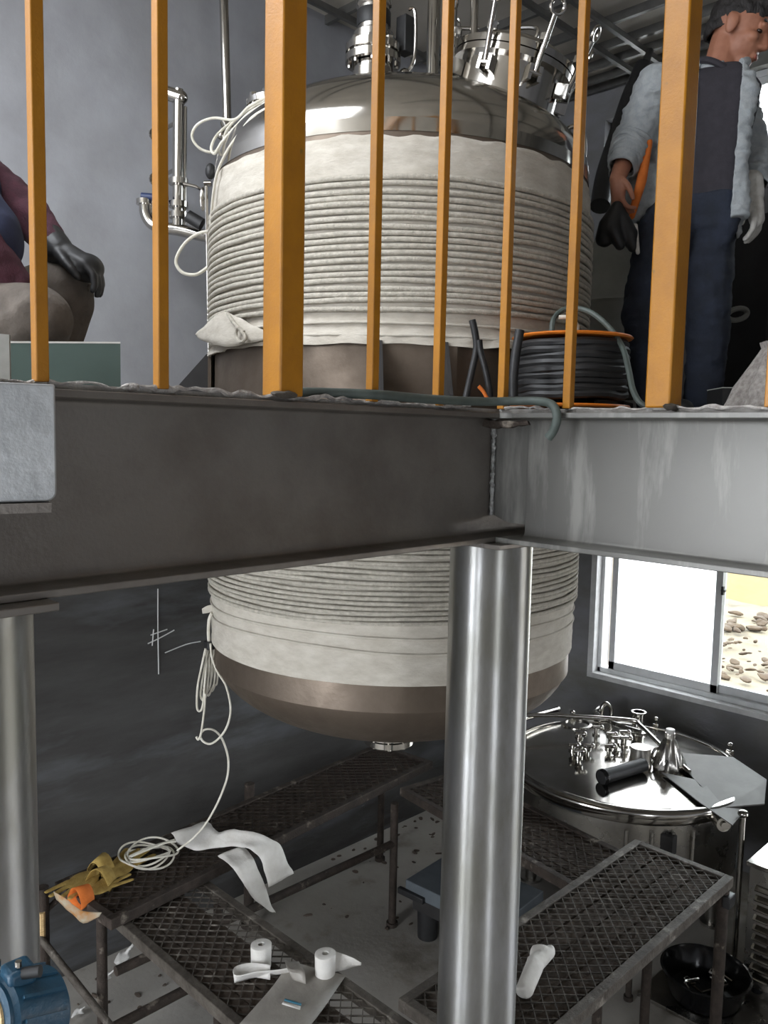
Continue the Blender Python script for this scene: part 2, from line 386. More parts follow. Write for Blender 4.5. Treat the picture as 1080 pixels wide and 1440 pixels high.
MB().cyl((XW+.085, 1.985, 1.62), (XW+.06, 1.985, 1.62), .012).box((XW+.062, 1.985, 1.62), (.02, .014, .05)).build('latch', 'black', w1)
window('window_2', WU, [(.58, 1.33, 'glass', .017), (1.30, 2.05, 'filmglass', -.017)], .10)
window('window_3', WS, [(2.55, 2.845, 'filmglass', 0)], .10)

# outside: sandy site seen through the lower window
def ground():
    bm = bmesh.new(); NX, NY = 90, 90; vs = {}
    for i in range(NX+1):
        for j in range(NY+1):
            x = 5.06+(i/NX)**1.6*50; y = -25+j/NY*45
            h = -.25+.10*NZ.noise((x*.5, y*.5, 0))+.05*NZ.noise((x*2, y*2, 3))*min(1, (x-5)/3)
            vs[i, j] = bm.verts.new((x, y, h))
    for i in range(NX):
        for j in range(NY): bm.faces.new((vs[i, j], vs[i+1, j], vs[i+1, j+1], vs[i, j+1]))
    me = bpy.data.meshes.new('site_ground'); bm.to_mesh(me); bm.free(); me.materials.append(M['sand'])
    for p in me.polygons: p.use_smooth = True
    o = bpy.data.objects.new('site_ground', me); COL.objects.link(o); return o
gr = struct(ground())
random.seed(3); b = MB()
for k in range(120):
    px = random.uniform(1000, 1120); py = random.choice([random.uniform(880, 985), random.uniform(858, 885), random.uniform(900, 960)])
    p = onz(px, py, -.2); r = random.uniform(.012, .05)*(1 if py > 890 else 1.6)
    b.ell(p, (r*random.uniform(.8, 1.8), r*random.uniform(.8, 1.8), r*.6), n=7, m=5)
tag(b.build('soil_clods', 'rock', noise=.04, nscale=7), 'brown soil clods strewn over the pale sandy ground outside the window', 'soil', kind='stuff')
b = MB(); P0 = onz(990, 838, -.2); 
b.prism([(0, 0), (2.0, 1.15), (3.5, 1.3), (8, 1.3), (8, -.6), (0, -.6)], -16, 14, 'y')
q = b.build('earth_bank', 'ochre', noise=.35, nscale=.8); q.location = (P0.x, P0.y, -.25)
tag(q, 'ochre excavated earth bank across the site beyond the window', 'bank')

MB().b6(XB, XW, YW-.012, YW+.01, 0, 2.44).build('lower_wall_panel', 'lower_dark', bpy.data.objects['wall_left'])  # thin panel, darker than the wall above the deck
# chalk scribble on the lower left wall
b = MB()
def chalk(P, r=.003): b.tube(smooth_path([ony(x, y, YW-.014) for x, y in P], 3), r, 5)
chalk([(222, 828), (222, 880), (223, 948)]); chalk([(208, 905), (225, 897), (245, 886)]); chalk([(212, 893), (235, 885)]); chalk([(232, 918), (262, 906), (282, 902)]); chalk([(216, 885), (214, 908)])
b.build('chalk_mark', 'chalk', bpy.data.objects['wall_left'])

# ================================================================== STEEL FRAME
def i_profile(h=.328, wd=.15, tw=.009, tf=.013, r=.012):
    # half outline then mirrored, (across, z) with z from the underside
    P = [(wd/2, 0), (wd/2, tf), (tw/2+r, tf), (tw/2+r*.3, tf+r*.3), (tw/2, tf+r), (tw/2, h-tf-r), (tw/2+r*.3, h-tf-r*.3), (tw/2+r, h-tf), (wd/2, h-tf), (wd/2, h)]
    return P + [(-x, z) for x, z in reversed(P)]
ZB = 2.232
XF, YF = 1.765, 1.352
bl = tag(MB().prism([(YF+a, ZB+z) for a, z in i_profile()], -3.38, XW, 'x').build('steel_beam', 'paint', bevel=.002, angle=30),
    'dark shaded grey steel deck beam running across the left of the photo', 'beam')
b = MB().prism([(XF+a, ZB+z) for a, z in i_profile()], -3.38, YF-.115, 'y')
br = b.build('steel_beam', 'paint_streak', bevel=.002, angle=30)
tag(br, 'bright grey steel deck beam with paint runs over the window on the right', 'beam')
# coped end of the right beam: web carried to the corner, bottom left open as a notch
MB().prism([(YF-.116, ZB+.045), (YF-.060, ZB+.045), (YF-.012, ZB+.062), (YF-.004, ZB+.075), (YF-.004, ZB+.308), (YF-.116, ZB+.315)], XF-.0045, XF+.0045, 'x').build('coped_web', 'paint_streak', br)
MB().b6(XF-.075, XF+.075, YF-.116, YF-.0765, ZB, ZB+.013).build('bottom_flange_end', 'paint_streak', br)
MB().b6(XF-.075, XF+.075, YF-.116, YF-.0765, ZB+.315, ZB+.328).build('top_flange_end', 'paint_streak', br)
pts = [(XF-.012, YF-.012, ZB+.06+.26*i/60) for i in range(61)]
MB().tube(pts, [.005+.004*abs(NZ.noise(V(p)*60)) for p in pts], 7).build('weld_bead', 'weld', br, noise=.003, nscale=90)
b = MB(); b.tube(smooth_path([(XF-.07, YF-.03, ZB+.302), (XF-.075, YF-.085, ZB+.298), (XF-.07, YF-.13, ZB+.30), (XF-.065, YF-.16, ZB+.303)], 5), [.012]*5+[.010]*5+[.007]*6, 8)
b.build('scorched_weld', 'rust', br, noise=.006, nscale=50)
# short stub beam welded to the left beam at the left edge
sb = thing('beam_stub', 'pale silver stub plate welded on the dark beam at the left edge', 'bracket', (.45, YF-.06, ZB+.12))
rz = Matrix.Rotation(radians(-11), 3, 'Z')
c0 = V((.505, 1.268, ZB+.245))
cc = c0 + rz @ V((-.15, 0, 0))
z_t, z_b = .333, .155
b = MB(); pl = []
for k in range(7):
    a = -pi/2+pi/2*k/6; pl.append((-.016+.016*cos(a)+.0, z_b+.016+.016*sin(a)))
poly = [(-.40, z_b-.0)]+pl+[(0, z_t), (-.40, z_t)]
b.prism(poly, -.012, .012, 'y')
b.v = [rz @ p + V((.548, 1.262, ZB)) for p in b.v]
b.build('plate', 'paint_pale', sb, bevel=.003)
b = MB().prism([(-.40, z_b-.016), (-.01, z_b-.016), (-.01, z_b-.001), (-.40, z_b-.001)], -.02, .05, 'y'); b.v = [rz @ p + V((.548, 1.262, ZB)) for p in b.v]
b.build('flange', 'paint', sb)

def column(x, y, top, label):
    t = thing('steel_column', label, 'column', (x, y, 0))
    MB().tube([(x, y, .012), (x, y, top-.014)], .1095, 48).build('pipe_shaft', 'column', t)
    MB().box((x, y, top-.007), (.225, .225, .013)).build('cap_plate', 'paint', t, bevel=.002)
    MB().box((x, y, .006), (.30, .30, .012)).build('base_plate', 'paint', t, bevel=.002)
    return t
column(1.765, 1.345, ZB, 'round silver steel column in the middle foreground under the beam corner')
column(.43, YF, ZB, 'round silver steel column at the left edge under the dark beam')

# yellow guard rail along both deck edges
rl = thing('guard_rail', 'yellow steel guard rail of posts and thin balusters along the deck edge', 'railing', (XF-.06, YF-.06, DK))
rise = 1.12
for p in (V((1.024, 1.305, DK)), V((1.727, .86, DK)), V((-.35, 1.305, DK)), V((1.727, -.10, DK))):
    MB().box(p+V((0, 0, rise/2)), (.058, .058, rise)).build('post', 'yellow', rl, bevel=.004)
    MB().ell(p+V((-.02, -.03, .002)), (.03, .012, .008), n=10, m=6).build('weld_spatter', 'rust_pale', rl, noise=.006, nscale=60)
for x in (-.13, .10, .33, .543, .752, 1.262, 1.478):
    MB().box((x, 1.297, DK+rise/2), (.0205, .0205, rise)).build('baluster', 'yellow', rl, bevel=.002)
for y in (1.285, 1.092, .626, .42, .2):
    MB().box((1.713, y, DK+rise/2), (.0205, .0205, rise)).build('baluster', 'yellow', rl, bevel=.002)
MB().box((.66, 1.302, DK+rise+.02), (2.16, .06, .05)).box((1.722, .55, DK+rise+.02), (.06, 1.5, .05)).build('top_rail', 'yellow', rl, bevel=.004)

# ================================================================== THE BIG VESSEL
RO_, HD = .693, .30
tk = thing('process_vessel', 'big upright steel vessel wound in white rope and cloth through the deck', 'tank', (TC.x, TC.y, 1.25))
def dome_prof(R, H, z, n=18, up=1, r0=0): return [(max(R*cos(pi/2*k/n), 0 if k == n else 1e-3), z+up*H*sin(pi/2*k/n)) for k in range(n+1)]
MB().lathe([(RO_, 1.62), (RO_, 3.44)], TC, n=96).build('shell', 'brown_steel', tk)
MB().lathe([(RO_+.002, 3.40), (RO_+.002, 3.44)]+dome_prof(RO_+.002, HD, 3.44), TC, n=128).build('dome', 'steel', tk)
MB().lathe([(RO_, 1.66)]+dome_prof(RO_, HD, 1.66, up=-1), TC, n=96).build('bottom_head', 'brown_steel', tk)
def wrinkle(amp, fz=7, fa=5):
    return lambda r, h, a: (r+amp*(NZ.noise((cos(a)*fa, sin(a)*fa, h*fz*4))+.5*NZ.noise((cos(a)*fa*4, sin(a)*fa*4, h*fz*9))), h+.35*amp*NZ.noise((cos(a)*3, sin(a)*3, h)))
def cloth_prof(z0, z1, step=.012, r=.703): n = int((z1-z0)/step); return [(r, z0+(z1-z0)*k/n) for k in range(n+1)]
def hem(r, h, a):
    # upper wrap: hem flares and frays at the lower edge, ragged top
    q = wrinkle(.004)(r, h, a); rr, hh = q
    if h < 2.84: t = (2.84-h)/.07; rr += .012*t*(1+NZ.noise((cos(a)*16, sin(a)*16, 0)))+.004*t; hh += t*.012*NZ.noise((cos(a)*6, sin(a)*6, 5))
    if h > 3.36: hh += .012*NZ.noise((cos(a)*9, sin(a)*9, 2)); rr -= .004
    return rr, hh
MB().lathe([(.694, 2.772)]+cloth_prof(2.772, 3.385)+[(.692, 3.392)], TC, n=200, fn=hem).build('cloth_wrap', 'cloth', tk, angle=60)
MB().lathe([(.694, 1.712)]+cloth_prof(1.710, 2.36)+[(.694, 2.36)], TC, n=200, fn=wrinkle(.003)).build('cloth_wrap', 'cloth', tk, angle=60)
def winding(z0, z1, turns, rr, R=.712, seed=0):
    P = []; n = 110
    for k in range(int(turns*n)+1):
        a = 2*pi*k/n; t = k/(turns*n); z = z0+(z1-z0)*t
        z += .008*NZ.noise((cos(a)*1.3, sin(a)*1.3, seed+int(0)+t*turns*.9))+.0022*NZ.noise((cos(a)*7, sin(a)*7, t*turns*3.1))
        P.append(TC+V((R*cos(a), R*sin(a), z)))
    return MB().tube(P, rr, 7)
winding(2.868, 3.275, 20.3, .0085, seed=1).build('rope_winding', 'rope', tk, angle=80)
winding(1.90, 2.33, 26.5, .0072, R=.710, seed=5).build('rope_winding', 'rope', tk, angle=80)
# loosely taken up last turns of rope under the cloth
for z, wv, r, f in ((1.862, .012, .704, 1.5), (1.815, .016, .704, 1.5), (2.835, .01, .712, 2), (2.80, .01, .712, 2)):
    P = [TC+V((r*cos(2*pi*k/90), r*sin(2*pi*k/90), z+wv*NZ.noise((cos(2*pi*k/90)*f, sin(2*pi*k/90)*f, z*8)))) for k in range(90)]
    MB().tube(P, .005, 6, closed=True).build('covered_turn', 'cloth', tk, angle=80)
# torn hem flap with a knotted loop at the left
def on_wrap(px, py, off):
    # where the sight line meets the wrapped wall of the vessel
    r = ray(px, py); R2 = .712+off; dx, dy = r.x, r.y
    A_ = dx*dx+dy*dy; B2 = dx*TC.x+dy*TC.y; D2 = B2*B2-A_*(TC.x**2+TC.y**2-R2*R2)
    return EYEP + r*((B2-sqrt(max(0, D2)))/A_)
F = [on_wrap(*p) for p in ((274, 471, .02), (300, 446, .02), (320, 438, .012), (346, 452, .012), (376, 466, .012))]
G = [on_wrap(*p) for p in ((277, 475, .02), (300, 484, .035), (322, 488, .030), (346, 483, .022), (376, 478, .018))]
MB().ribbon(F, G).build('torn_hem', 'cloth', tk, solid=.003, noise=.006, nscale=20)
MB().tube(smooth_path([on_wrap(*p) for p in ((320, 441, .02), (328, 453, .028), (338, 464, .034), (345, 475, .040), (338, 481, .042), (332, 472, .040), (334, 461, .040), (343, 467, .034))], 5), .006, 8).build('rope_loop', 'rope', tk)
# support brackets standing on the deck
for ang in (-132, -42, 48, 138):
    d = V((cos(radians(ang)), sin(radians(ang)), 0)); s_ = V((-d.y, d.x, 0)); R3 = Matrix((d, s_, V((0, 0, 1)))).transposed()
    lug = MB().box(TC+d*.765+V((0, 0, DK+.012)), (.20, .26, .02), R3).build('support_bracket', 'brown_steel', tk)
    MB().box(TC+d*.699+V((0, 0, DK+.11)), (.012, .27, .19), R3).build('pad_plate', 'brown_steel', lug)
    for sg in (-1, 1):
        m_ = MB(); m_.prism([(.69, 0), (.86, 0), (.86, .025), (.715, .19), (.69, .19)], sg*.10-.005, sg*.10+.005, 'y')
        m_.v = [TC+V((0, 0, DK+.022))+R3 @ p for p in m_.v]; m_.build('gusset', 'darkbox', lug)
# bottom outlet with bolted flange
b = MB().cyl(TC+V((0, 0, 1.260)), TC+V((0, 0, 1.39)), .06, n=28).cyl(TC+V((0, 0, 1.293)), TC+V((0, 0, 1.315)), .10, n=32).cyl(TC+V((0, 0, 1.265)), TC+V((0, 0, 1.287)), .10, n=32)
fl = b.build('bottom_outlet', 'steel', tk)
for k in range(8):
    p = TC+V((.082*cos(k*pi/4), .082*sin(k*pi/4), 0)); MB().cyl(p+V((0, 0, 1.257)), p+V((0, 0, 1.327)), .008, n=8).cyl(p+V((0, 0, 1.315)), p+V((0, 0, 1.327)), .014, n=6).build('bolt', 'steel', fl)
# things on the dome, placed in the viewer's right / forward directions about the axis
def on_dome(r, f, dz=0):
    rad = sqrt(r*r+f*f); z = 3.44+HD*sqrt(max(0, 1-(rad/RO_)**2)); return TC+RT*r+FW*f+V((0, 0, z+dz))
def flange_pair(c, ax, r, t, gap, nb, parent, name='flange'):
    ax = V(ax).normalized(); u, q = frame_of(ax)
    fo = MB().cyl(c-ax*(gap/2+t), c-ax*gap/2, r, n=36).cyl(c+ax*gap/2, c+ax*(gap/2+t), r, n=36).cyl(c-ax*gap/2, c+ax*gap/2, r*.86, n=30).build(name, 'steel', parent)
    for k in range(nb):
        a = 2*pi*k/nb; p = c+(u*cos(a)+q*sin(a))*r*.84
        MB().cyl(p-ax*(t+gap/2+.014), p+ax*(t+gap/2+.014), .0085, n=8).cyl(p+ax*(t+gap/2), p+ax*(t+gap/2+.013), .015, n=6).build('bolt', 'steel', fo)
    return fo
c = on_dome(-.115, -.02)
ag = MB().lathe([(.085, c.z-.03), (.078, c.z+.01), (.074, c.z+.13)], (c.x, c.y, 0), n=36).build('agitator_neck', 'steel', tk)
flange_pair(V((c.x, c.y, c.z+.165)), UP, .103, .026, .010, 8, tk, 'agitator_flange')
b = MB().lathe([(.075, c.z+.20), (.075, c.z+.24), (.060, c.z+.25), (.060, c.z+.33), (.066, c.z+.335), (.066, c.z+.37), (.058, c.z+.375), (.058, c.z+.60), (0, c.z+.60)], (c.x, c.y, 0), n=32)
b.build('agitator_seal', 'steel_satin', tk)
MB().lathe([(.0615, c.z+.265), (.0635, c.z+.27), (.0635, c.z+.315), (.0615, c.z+.32)], (c.x, c.y, 0), n=32).build('seal_band', 'black', tk)
q = c+RT*.118+V((0, 0, .10))
MB().box(q+V((0, 0, .14)), (.05, .05, .13)).build('junction_box', 'black', tk, bevel=.004)
MB().tube(smooth_path([q+V((0, 0, .0)), q+RT*.035+V((0, 0, .06)), q+RT*.035+V((0, 0, .22)), q+RT*.01+V((0, 0, .235))], 6), .007, 8).ell(q, (.022, .022, .025)).build('seal_drain_pipe', 'steel', tk)
# manway with swing bolts
mc = on_dome(.355, -.10, -.03); ma = (UP+RT*.24-FW*.10).normalized(); mu, mq = frame_of(ma)
mw = MB().lathe([(.188, -.06), (.188, .15), (.215, .15), (.215, .172)], mc, ma, n=56).build('manway_neck', 'steel', tk)
ml = MB().lathe([(.178, .175), (.218, .175), (.218, .198), (.19, .205)]+[(.19*cos(pi/2*k/10), .205+.05*sin(pi/2*k/10)) for k in range(1, 11)], mc, ma, n=56).build('manway_lid', 'steel', tk)
MB().tube(smooth_path([mc+ma*.235+mu*.06, mc+ma*.30+mu*.06, mc+ma*.30-mu*.06, mc+ma*.235-mu*.06], 6), .008, 8).build('lid_handle', 'steel', ml)
for k in range(8):
    a = 2*pi*(k+.35)/8; d = mu*cos(a)+mq*sin(a); t_ = ma.cross(d)
    base = mc+d*.225+ma*.10; top = mc+d*.245+ma*.275+d*.02
    sw = MB().cyl(base, top, .0095, n=10).cyl(base-t_*.022, base+t_*.022, .011, n=10).cyl(mc+d*.236+ma*.20, mc+d*.238+ma*.222, .019, n=6).build('swing_bolt', 'steel', tk)
    ec = top+(top-base).normalized()*.026; ring = [ec+((top-base).normalized()*cos(2*pi*j/18)+t_*sin(2*pi*j/18))*.024 for j in range(18)]
    MB().tube(ring, .0065, 8, closed=True).build('eye_nut', 'steel', sw)
    for sg in (-1, 1): MB().box(mc+d*.212+ma*.10+t_*sg*.018, (.012, .045, .05), Matrix((t_, d, ma)).transposed()).build('hinge_lug', 'steel', sw)
# pipe behind the manway, bent handle, small nozzles
p = on_dome(.12, .25); MB().tube([p-V((0, 0, .03)), p+V((0, 0, .62))], .026, 20).lathe([(.026, .10), (.045, .10), (.045, .125), (.026, .125)], p, n=24).build('riser_pipe', 'steel', tk)
p = on_dome(.27, .12); MB().tube([p-V((0, 0, .03)), p+V((0, 0, .70))], .016, 14).tube([p+V((0, 0, .36))-RT*.11, p+V((0, 0, .36))+RT*.02], .007, 8).tube(smooth_path([p+V((0, 0, .52)), p+V((0, 0, .50))-RT*.06, p+V((0, 0, .47))-RT*.12], 5), .008, 8).build('riser_pipe', 'steel', tk)
p = on_dome(.615, -.02); MB().tube(smooth_path([p-V((0, 0, .02)), p+V((0, 0, .07)), p+RT*.05+V((0, 0, .085)), p+RT*.07+V((0, 0, .03)), p+RT*.07-V((0, 0, .06))], 6), .009, 10).build('lifting_lug', 'steel', tk)
p = on_dome(-.50, .08); ax = (UP-RT*.12).normalized()
MB().cyl(p-ax*.05, p+ax*.085, .055, n=28).build('side_nozzle', 'steel', tk); flange_pair(p+ax*.105, ax, .088, .020, .008, 8, tk, 'nozzle_flange')
# plastic film lying over the left of the dome
A = [on_dome(-.40-.03*k, -.42+.10*k, .006) for k in range(5)]; B_ = [on_dome(-.60+.01*k, -.28+.08*k, .006) for k in range(5)]
MB().ribbon(A, B_).build('dust_film', 'film', tk, solid=.002)
# little cloth tail and stub at the left under the deck
MB().ribbon([dep(284, 856, 3.05), dep(291, 852, 3.05), dep(299, 850, 3.05)], [dep(285, 863, 3.05), dep(292, 862, 3.05), dep(299, 860, 3.05)]).build('cloth_tail', 'cloth', tk, solid=.003)

# ================================================================== WORK PLATFORMS (lower floor)
def expanded_mesh(x0, x1, y0, y1, z, along, pitch=.052, row=.026):
    # zigzag strands whose crests meet, leaving open diamonds
    b = MB(); L0, L1, W0, W1 = (x0, x1, y0, y1) if along == 'x' else (y0, y1, x0, x1)
    nr = int((W1-W0)/row); n = int((L1-L0)/(pitch/2)); t = .0022
    for r in range(nr):
        c = W0+(r+.5)*(W1-W0)/nr; h = (W1-W0)/nr/2; i0 = len(b.v)
        for k in range(n+1):
            l = L0+(L1-L0)*k/n; q = c+(h if (k+r) % 2 else -h)
            zz = z+.004*NZ.noise((l*5, q*5, 1))
            for (dq, dz) in ((-t, .002), (t, .002), (t, -.003), (-t, -.003)):
                b.v.append(V((l, q+dq, zz+dz)) if along == 'x' else V((q+dq, l, zz+dz)))
        for k in range(n):
            for j in range(4):
                a = i0+k*4; b.f.append([a+j, a+(j+1) % 4, a+4+(j+1) % 4, a+4+j])
    return b
def platform(label, x0, x1, y0, y1, z, along, legs, frame_m, slat_ws, turn=0):
    t = thing('work_platform', label, 'scaffold platform', ((x0+x1)/2, (y0+y1)/2, 0), 'low work platforms around the vessel')
    t.rotation_euler.z = radians(turn); tc = V(t.location); Q = Matrix.Rotation(-radians(turn), 3, 'Z')
    h, w_ = .042, .034
    for (a, c, d, e) in ((x0, x1, y0, y0+w_), (x0, x1, y1-w_, y1), (x0, x0+w_, y0+w_, y1-w_), (x1-w_, x1, y0+w_, y1-w_)):
        MB().b6(a, c, d, e, z-h, z).build('frame_rail', frame_m, t, bevel=.003)
    expanded_mesh(x0+w_, x1-w_, y0+w_, y1-w_, z-.006, along).build('mesh_deck', frame_m, t, angle=20, kind='stuff')
    W0, W1 = ((y0, y1) if along == 'x' else (x0, x1)); W0 += w_; W1 -= w_; n = len(slat_ws)
    for k, (u, wd) in enumerate(slat_ws):
        c = W0+(W1-W0)*u
        if along == 'x': m_ = MB().b6(x0+w_, x1-w_, c-wd/2, c+wd/2, z-.030, z-.014)
        else: m_ = MB().b6(c-wd/2, c+wd/2, y0+w_, y1-w_, z-.030, z-.014)
        m_.build('board', 'slat', t)
    for (lx, ly, r, top) in legs:
        g_ = tc+Q @ (V((lx, ly, 0))-tc); lx, ly = g_.x, g_.y
        MB().tube([(lx, ly, 0), (lx, ly, top)], r, 12).cyl((lx, ly, 0), (lx, ly, .02), r*1.5, n=12).build('leg', 'rust', t)
    return t
PZ = .69
pa = platform('long rusty work platform along the left wall with coil and gloves on it', 1.35, 3.375, 2.84, 3.24, PZ, 'x', [(2.915, 2.775, .020, PZ-.04), (3.33, 3.28, .020, PZ-.04), (1.27, 3.10, .024, PZ+.02), (1.385, 2.84, .02, PZ-.04), (2.38, 3.27, .026, PZ+.06)], 'rust', [(.10, .055), (.27, .05), (.44, .055), (.61, .05), (.78, .055), (.93, .04)], 5.6)
def turned(P, pl): Q = Matrix.Rotation(-pl.rotation_euler.z, 3, 'Z'); return [V(pl.location)+Q @ (V(p)-V(pl.location)) for p in P]
MB().tube(turned([(1.42, 2.80, .44), (2.91, 2.775, .44)], pa), .019, 12).build('stretcher', 'rust', pa)
MB().tube(turned([(1.27, 3.10, .60), (1.37, 3.10, .66)], pa), .012, 10).build('stub_bar', 'rust', pa)
MB().tube(turned([(1.25, 3.08, .52), (1.42, 2.50, .16), (1.46, 2.36, .05)], pa), .014, 10).build('brace', 'rust_pale', pa)
MB().tube(turned([(1.10, 2.76, .25), (1.85, 2.76, .25)], pa), .020, 12).build('stretcher', 'rust', pa)
MB().tube(turned([(1.258, 3.081, .52), (1.258, 3.081, .62)], pa), .013, 8).build('paint_patch', 'copper', pa)
BZ = PZ-.05
pb = platform('rusty work platform with tape rolls and plastic film lying on it', 1.43, 1.84, 1.0, 2.92, BZ, 'y', [(1.46, 1.04, .02, BZ-.04), (1.81, 1.04, .02, BZ-.04), (1.815, 2.70, .02, BZ-.04)], 'rust_pale', [(.09, .062), (.29, .062), (.49, .062), (.67, .05)])
pc = platform('rusty work platform behind the round steel column, in front of the small vessel', 2.90, 3.31, 1.40, 2.80, PZ, 'y', [(3.13, 1.50, .02, PZ-.04), (2.84, 1.56, .02, PZ-.04), (3.36, 2.70, .02, PZ-.04)], 'rust', [(.09, .055), (.27, .05), (.45, .055), (.63, .05), (.81, .055), (.95, .04)], -8)
DZ = PZ+.05
pd = platform('empty mesh work platform at the lower right with a bare grid top', 1.79, 3.305, 1.235, 1.67, DZ, 'x', [(3.275, 1.262, .024, DZ-.03), (1.90, 1.265, .02, DZ-.04), (1.90, 1.65, .014, DZ-.04), (3.285, 1.655, .014, DZ-.04)], 'rust_pale', [(.14, .075), (.38, .08), (.62, .08), (.86, .075)])
MB().box((3.275, 1.238, .65), (.06, .03, .05)).build('corner_clamp', 'black', pd, bevel=.004)

# things lying on the platforms
def coil(pts_fn, loops, name, label): pass
cl = thing('cable_coil', 'cream cable coil lying on yellow gloves on the long platform', 'cable', onz(207, 1205, PZ))
c0 = onz(207, 1206, PZ+.012)
random.seed(11)
for k in range(5):
    P = []; ox, oy = random.uniform(-.02, .02), random.uniform(-.02, .02); ra, rb = random.uniform(.085, .115), random.uniform(.075, .10)
    for j in range(20):
        a = 2*pi*j/20; P.append(c0+RT*(ra*cos(a)+ox)+FW*(rb*sin(a)+oy)+V((0, 0, .006*k+.012*sin(a*2+k))))
    MB().tube(smooth_path(P, 3, True), .0042, 7, closed=True).build('turn', 'cable', cl)
MB().tube(smooth_path([c0+RT*x+FW*y+V((0, 0, z)) for x, y, z in ((-.06, -.05, .03), (0, -.01, .045), (.06, .03, .05), (.10, .06, .05))], 5), .0045, 7).tube(smooth_path([c0+RT*x+FW*y+V((0, 0, z)) for x, y, z in ((-.05, -.06, .035), (.01, -.03, .05), (.07, .02, .055), (.11, .045, .05))], 5), .0045, 7).build('crossing_turns', 'cable', cl)
# the cable hanging from the vessel down to the coil
hb = thing('hanging_cable', 'cream cable bundle hanging from the vessel side down to the coil', 'cable', dep(292, 905, 3.08))
def dp(L, d0, d1): n = len(L); return [dep(x, y, d0+(d1-d0)*k/(n-1)) for k, (x, y) in enumerate(L)]
for k, (x0, x1, yb) in enumerate(((284, 279, 1000), (288, 284, 985), (292, 288, 975), (297, 291, 978), (301, 296, 972))):
    d = 3.04+.012*k
    P = dp([(x0+5, 912), (x0, 935), (x1-1, 965), (x1-2, yb-6), (x1+2, yb), (x1+6, yb-8), (x0+4, 960), (x0+6, 935), (x0+6, 912)], d, d+.02)
    MB().tube(smooth_path(P, 5), .0042, 7).build('bundle_loop', 'cable', hb)
MB().tube(smooth_path(dp([(296, 905), (298, 925), (306, 945), (317, 963), (323, 985), (324, 1003), (319, 1022), (309, 1037), (296, 1046), (285, 1042), (282, 1033), (288, 1026), (299, 1026), (309, 1034), (316, 1048), (321, 1068), (320, 1090), (314, 1110), (303, 1135), (288, 1160), (270, 1180), (249, 1196)], 3.02, 3.22), 6), .0042, 8).build('hanging_end', 'cable', hb)
MB().tube(smooth_path(dp([(289, 975), (287, 1000), (283, 1030), (279, 1040), (276, 1036)], 3.05, 3.08), 5), .0042, 8).build('second_end', 'cable', hb)
MB().box(dep(295, 907, 3.06), (.035, .035, .032)).build('tie_band', 'black', hb, bevel=.004)
MB().tube(smooth_path(dp([(294, 905), (293, 890), (294, 872), (298, 862)], 3.06, 3.02), 5), .006, 8).build('tie_cord', 'cable', hb)

ta = MB().ribbon([onz(241, 1172, .76), onz(262, 1164, .755), onz(292, 1156, .76), onz(308, 1170, .765), onz(329, 1166, .79), onz(365, 1172, .78), ony(388, 1183, 2.735), ony(398, 1195, 2.72), ony(405, 1214, 2.70), ony(413, 1229, 2.70)],
                 [onz(250, 1186, .71), onz(262, 1192, .71), onz(276, 1197, .71), onz(295, 1194, .715), onz(310, 1192, .72), onz(330, 1190, .74), onz(350, 1194, .75), ony(365, 1205, 2.725), ony(372, 1222, 2.70), ony(377, 1247, 2.695)]).build('cloth_strip', 'cloth_white', solid=.0025, noise=.006, nscale=22)
tag(ta, 'wide white cloth strip draped over the long platform edge, its end bent right', 'cloth', 'white cloth strips on the long platform')
tb = MB().ribbon([onz(306, 1203, .712), onz(316, 1211, .712), ony(328, 1222, 2.72), ony(345, 1246, 2.70), ony(360, 1267, 2.69), ony(384, 1283, 2.69)],
                 [onz(338, 1190, .735), onz(350, 1198, .72), ony(362, 1221, 2.71), ony(374, 1250, 2.70), ony(380, 1268, 2.69), ony(388, 1284, 2.69)]).build('cloth_strip', 'cloth_white', solid=.0025, noise=.005, nscale=22)
tag(tb, 'narrowing white cloth strip hanging down to a point beside the platform', 'cloth', 'white cloth strips on the long platform')

def work_glove(px, py, ang, label, m, cuff_m, sc=1.0):
    c = onz(px, py, PZ+.014); t = thing('work_glove', label, 'glove', c, 'gloves on the long platform')
    R = Matrix.Rotation(radians(ang), 3, 'Z')
    def q(x, y, z=0): return c+R @ V((x*sc, y*sc, z))
    b = MB(); b.ell(c, (.062*sc, .05*sc, .014), R)
    for k, (l, y) in enumerate(((.07, -.036), (.085, -.012), (.082, .012), (.065, .034))): b.cap(q(.04, y, .002), .012*sc, q(.05+l, y*1.5, -.004+.008*(k % 2)), .010*sc, 10)
    b.cap(q(-.01, .04), .014*sc, q(.045, .088, -.002), .011*sc, 10)
    remesh(b.build('glove_hand', m, t), .004, 3)
    MB().lathe([(.034*sc, 0), (.040*sc, .03), (.045*sc, .065)], q(-.05, 0), R @ V((-1, 0, 0)), n=20, fn=lambda r, h, a: (r*(1+.1*sin(3*a)), h)).build('cuff', cuff_m, t, solid=.002)
    for v in t.children[1].data.vertices: v.co.z *= .38
    return t
work_glove(165, 1222, 25, 'yellow work glove under the cream cable coil', 'glove_y', 'glove_y', 1.25)
work_glove(118, 1236, 200, 'yellow work glove nearest the platform end', 'glove_y', 'glove_y', 1.1)
work_glove(140, 1248, 10, 'yellow work glove with an orange cuff on the platform end', 'glove_y', 'orange_cloth', .95)
sc_ = MB().ribbon([ony(76, 1253, 2.85), ony(95, 1266, 2.80), ony(118, 1280, 2.76), ony(142, 1284, 2.725)], [ony(80, 1265, 2.85), ony(98, 1282, 2.80), ony(118, 1297, 2.76), ony(138, 1290, 2.725)]).build('plastic_scrap', 'scrapm', solid=.002, noise=.006, nscale=20)
tag(sc_, 'torn pale plastic scrap hanging off the end of the long platform', 'scrap')

